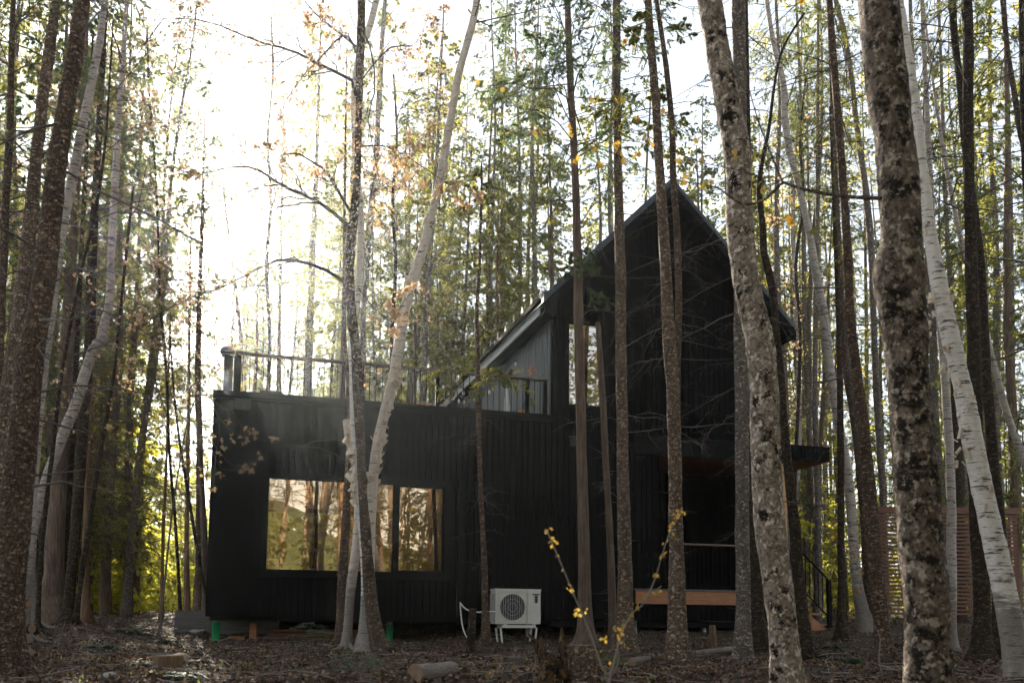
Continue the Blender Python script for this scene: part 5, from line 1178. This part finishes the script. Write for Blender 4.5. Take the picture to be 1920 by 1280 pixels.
used = set()
def place(kind, x, y, label, group, sc=1., rz=None, R_=random.Random(7)):
    o = PROTO[kind][R_.randrange(len(PROTO[kind]))]
    if o.name in used: o = copy_tree(o)
    else: used.add(o.name)
    o.location = (x, y, float(gz(x, y))-.03); o.rotation_euler = (R_.gauss(0, .03), R_.gauss(0, .03), R_.uniform(0, 6.28) if rz is None else rz); s = sc*R_.uniform(.85, 1.15); o.scale = (s, s, s)
    tag(o, label, 'bush' if kind == 'bush' else 'tree', group); return o
def free(x, y, pad=1.2):
    d = np.array([x, y, 0])-A0; s, t = d@U, d@V
    return not (-pad < s < 12.6+pad and -pad < t < HT+pad)
R = random.Random(11)
LG = {}
def zone(px, y):
    if px < 400: return 'in the woods beyond the sunlit gap'
    if px < 830: return 'in the woods beyond the roof deck'
    if px < 1480: return 'in the woods beyond the gable roof'
    if px < 1640: return 'in the woods beyond the porch stair'
    return 'in the woods beyond the slatted screen'
KN = dict(spruce='tall hazy spruce', cedar='feathery hazy cedar', deci='thin pale birch', pole='bare limbed spruce pole', bush='low bright cedar bush', young='bright green young cedar')
def forest(kinds, n, xr, yr, sc=1., mind=1.6, cond=None):
    pts = []; tries = 0
    while len(pts) < n and tries < n*60:
        tries += 1; y = R.uniform(*yr); x = R.uniform(*xr)*y
        if not free(x, y) or any((x-a)**2+(y-b_)**2 < mind**2 for a, b_ in pts): continue
        px, py = proj((x, y, 1)); s2 = sc*(.72 if y > 48 and sc > .8 else 1)
        if cond and not cond(px, y): continue
        pts.append((x, y)); k = R.choice(kinds); z_ = zone(px, y); dist = 'middle distance ' if y < 45 else 'far off '
        place(k, x, y, KN[k]+', '+dist.strip()+' '+z_, 'trees '+z_, s2)
forest(['spruce', 'cedar', 'cedar', 'deci'], 18, (-.66, -.44), (20, 40), 1., 1.5, lambda px, y: px < 165)
OPEN = lambda px, y: not (235 < px < 420)
OPEN2 = lambda px, y: not (262 < px < 400)
forest(['cedar', 'cedar', 'spruce', 'deci'], 12, (-.45, -.26), (34, 75), 1., 2.0, OPEN)
forest(['deci'], 5, (-.41, -.31), (60, 80), 1., 3.)
forest(['cedar', 'pole', 'deci', 'spruce'], 34, (-.30, .04), (31, 78), 1., 1.9, lambda px, y: not (540 < px < 600 or 855 < px < 900))
forest(['spruce', 'cedar', 'pole', 'cedar', 'deci'], 20, (.0, .30), (31, 75), 1., 2.)
forest(['pole', 'pole', 'spruce', 'deci', 'cedar'], 30, (.27, .62), (24, 48), 1., 1.3)
forest(['pole', 'deci', 'pole'], 20, (.285, .35), (30, 60), 1., .8)
forest(['spruce', 'cedar', 'pole'], 24, (.28, .62), (48, 85), 1.05, 2.)
forest(['young'], 16, (-.50, -.36), (29, 50), 1.45, 1.6, lambda px, y: px < 235)
forest(['spruce', 'cedar', 'spruce'], 7, (-.25, .0), (30, 44), 1., 1.6, lambda px, y: not (540 < px < 600 or 855 < px < 905))
forest(['spruce', 'cedar'], 10, (.0, .27), (30, 44), 1., 1.6)
forest(['young'], 22, (-.46, -.24), (50, 84), 1.15, 1.8)
forest(['cedar'], 9, (-.45, -.27), (40, 75), .85, 2.0, OPEN2)
for (px_, Y_, sc_, k_) in [(600, 36, 1.2, 'cedar'), (760, 40, 1.1, 'cedar'), (830, 34, .95, 'cedar'), (415, 31, .8, 'deci'), (480, 42, .95, 'cedar'), (535, 48, .9, 'spruce'), (432, 52, .8, 'cedar'), (925, 33, .9, 'cedar'), (985, 40, 1.15, 'cedar'),
    (1045, 36, 1.1, 'cedar'), (1125, 40, 1.1, 'cedar'), (1200, 38, 1.1, 'spruce'), (1300, 36, 1.1, 'cedar'), (1385, 34, 1., 'cedar'), (655, 44, 1.0, 'cedar'), (710, 50, 1.0, 'spruce'), (245, 30, 1.0, 'cedar'), (200, 27, .9, 'cedar'), (1440, 32, 1., 'cedar')]:
    q_ = at(px_, 1150, Y_); place(k_, q_[0], q_[1], 'tall '+KN[k_].split()[-1]+' silhouetted '+zone(px_, Y_)+', its crown standing above its neighbours', 'crowns standing out '+zone(px_, Y_), sc_)
forest(['cedar', 'young', 'cedar'], 26, (-.30, .0), (30, 52), .72, 1.6, lambda px, y: not (850 < px < 905))
forest(['deci', 'young', 'cedar'], 18, (.28, .60), (26, 50), .9, 1.6)
forest(['cedar', 'spruce', 'cedar'], 16, (-.62, -.41), (24, 48), .9, 1.6, lambda px, y: px < 240)
forest(['cedar', 'cedar', 'spruce'], 16, (-.26, .04), (36, 70), 1., 1.6, lambda px, y: not (850 < px < 905))
# bright understory in the gap and behind the house
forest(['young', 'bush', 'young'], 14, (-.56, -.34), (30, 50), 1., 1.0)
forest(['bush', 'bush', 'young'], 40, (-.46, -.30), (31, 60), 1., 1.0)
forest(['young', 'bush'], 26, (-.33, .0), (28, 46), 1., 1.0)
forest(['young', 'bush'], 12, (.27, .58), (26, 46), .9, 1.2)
# woods behind the photographer, seen only mirrored in the glass
for (t_, o_) in [(15, .5), (17, -2.), (20, 2.4), (23, -1.2), (26, 2), (30, -3), (32, 1)]:
    c0 = HW(6.9, 0, 0); x, y = c0[0]+.61*t_+.79*o_, c0[1]-.79*t_+.61*o_
    place('cedar', x, y, KN['cedar']+', mirrored in the house windows', 'trees mirrored in the house windows', 1.1)
for i in range(16):
    q_ = at(R.uniform(480, 800), 1150, R.uniform(24.2, 29)); 
    if free(q_[0], q_[1], .9): place('young', q_[0], q_[1], 'bright green young cedar close behind the low wing, seen through both windows', 'young cedars close behind the low wing', .75)
for i in range(125):
    a = R.uniform(-.15, .75); d = R.uniform(7, 40); c0 = HW(2.6, 0, 0); n_ = np.array([math.sin(math.radians(-0)+a), -math.cos(a), 0])
    x, y = c0[0]+n_[0]*(d+12), c0[1]+n_[1]*(d+12)
    if abs(x) < 3.2 and y > -6: continue
    if y > 2 and x < y*.62+1.5: continue
    k = R.choice(['pole', 'deci', 'cedar', 'cedar', 'spruce', 'young']); place(k, x, y, KN[k]+', mirrored in the house windows', 'trees mirrored in the house windows')
for k in list(PROTO):
    for o in PROTO[k]:
        if o.name not in used:
            for c in KIDS[o.name]: bpy.data.objects.remove(c)
            bpy.data.objects.remove(o)

# ------------------------------------------------------------------ roots at the feet of the nearer trees
for T_ in TREES:
    x0, y0, z0 = T_.location
    if not (5 < y0 < 16): continue
    r_ = np.random.default_rng(int(abs(x0)*100)); nr = 5; mb = MB(); tr_ = [c for c in bpy.data.objects if c.parent is T_ and c.name.startswith('trunk')]
    if not tr_: continue
    for k in range(nr):
        a = k*2*math.pi/nr+r_.uniform(-.5, .5); L = r_.uniform(.25, .6); s_ = np.linspace(0, 1, 8); rad = .035*(1-s_*.85)+.004
        px_, py_ = .05*math.cos(a)+L*s_*np.cos(a+.5*s_*r_.normal()), .05*math.sin(a)+L*s_*np.sin(a+.5*s_*r_.normal())
        zz = gz(px_+x0, py_+y0)-z0+.10*np.exp(-s_*7)+.012-.03*s_; mb.tube(np.stack([px_, py_, zz], -1), rad, 7)
    mb.build('roots', tr_[0].data.materials[0], T_, True)

# ------------------------------------------------------------------ ground cover
def scatter(n, xr, yr, seed):
    r_ = np.random.default_rng(seed); y = yr[0]+(yr[1]-yr[0])*r_.random(n)**1.5; x = r_.uniform(*xr, n)*y
    return r_, x, y, gz(x, y)
r_, x, y, z = scatter(150000, (-.62, .62), (6.2, 30), 1)
lm = MB(); P = np.stack([x, y, z+r_.uniform(.0, .03, len(x))], -1); D = r_.normal(size=(len(x), 3)); D[:, 2] *= .45
Nn = np.array([0, 0, 1.])+r_.normal(0, .45, (len(x), 3)); lm.add(*leaves(P, D, Nn, r_.uniform(.02, .07, len(x)), r_.uniform(.015, .045, len(x))))
tag(lm.build('fallen_leaves', M['litter']), kind='stuff')
r_, x, y, z = scatter(900, (-.62, .62), (6.2, 24), 2); az = r_.uniform(0, 6.28, 900); L = r_.uniform(.08, .5, 900)
s = np.linspace(-.5, .5, 5)[None, :]; Q = np.stack([x[:, None]+np.cos(az)[:, None]*L[:, None]*s, y[:, None]+np.sin(az)[:, None]*L[:, None]*s, np.zeros((900, 5))], -1)
Q[..., :2] += np.cumsum(r_.normal(0, .012, (900, 5, 2)), 1); Q[..., 2] = gz(Q[..., 0], Q[..., 1])+.015+r_.uniform(0, .05, 900)[:, None]
tm = MB().add(*tubes(Q, np.full((900, 5), .004)*r_.uniform(.5, 1.6, 900)[:, None], 4)); tag(tm.build('twig_litter', M['twig_pale']), kind='stuff')
r_, x, y, z = scatter(9000, (-.62, .62), (6.5, 34), 3); k = (np.sin(x*1.9+1)+np.sin(y*2.3+x)+r_.normal(0, .6, len(x))) > .75; k |= (x < -.30*y)&(r_.random(len(x)) < .4); x, y, z = x[k], y[k], z[k]
lm = MB(); D = np.stack([r_.normal(0, .5, len(x)), r_.normal(0, .5, len(x)), np.ones(len(x))], -1); lm.add(*leaves(np.stack([x, y, z-.01], -1), D, r_.normal(size=(len(x), 3)), r_.uniform(.03, .09, len(x)), .012))
tag(lm.build('undergrowth', M['cedar_leaf']), kind='stuff')
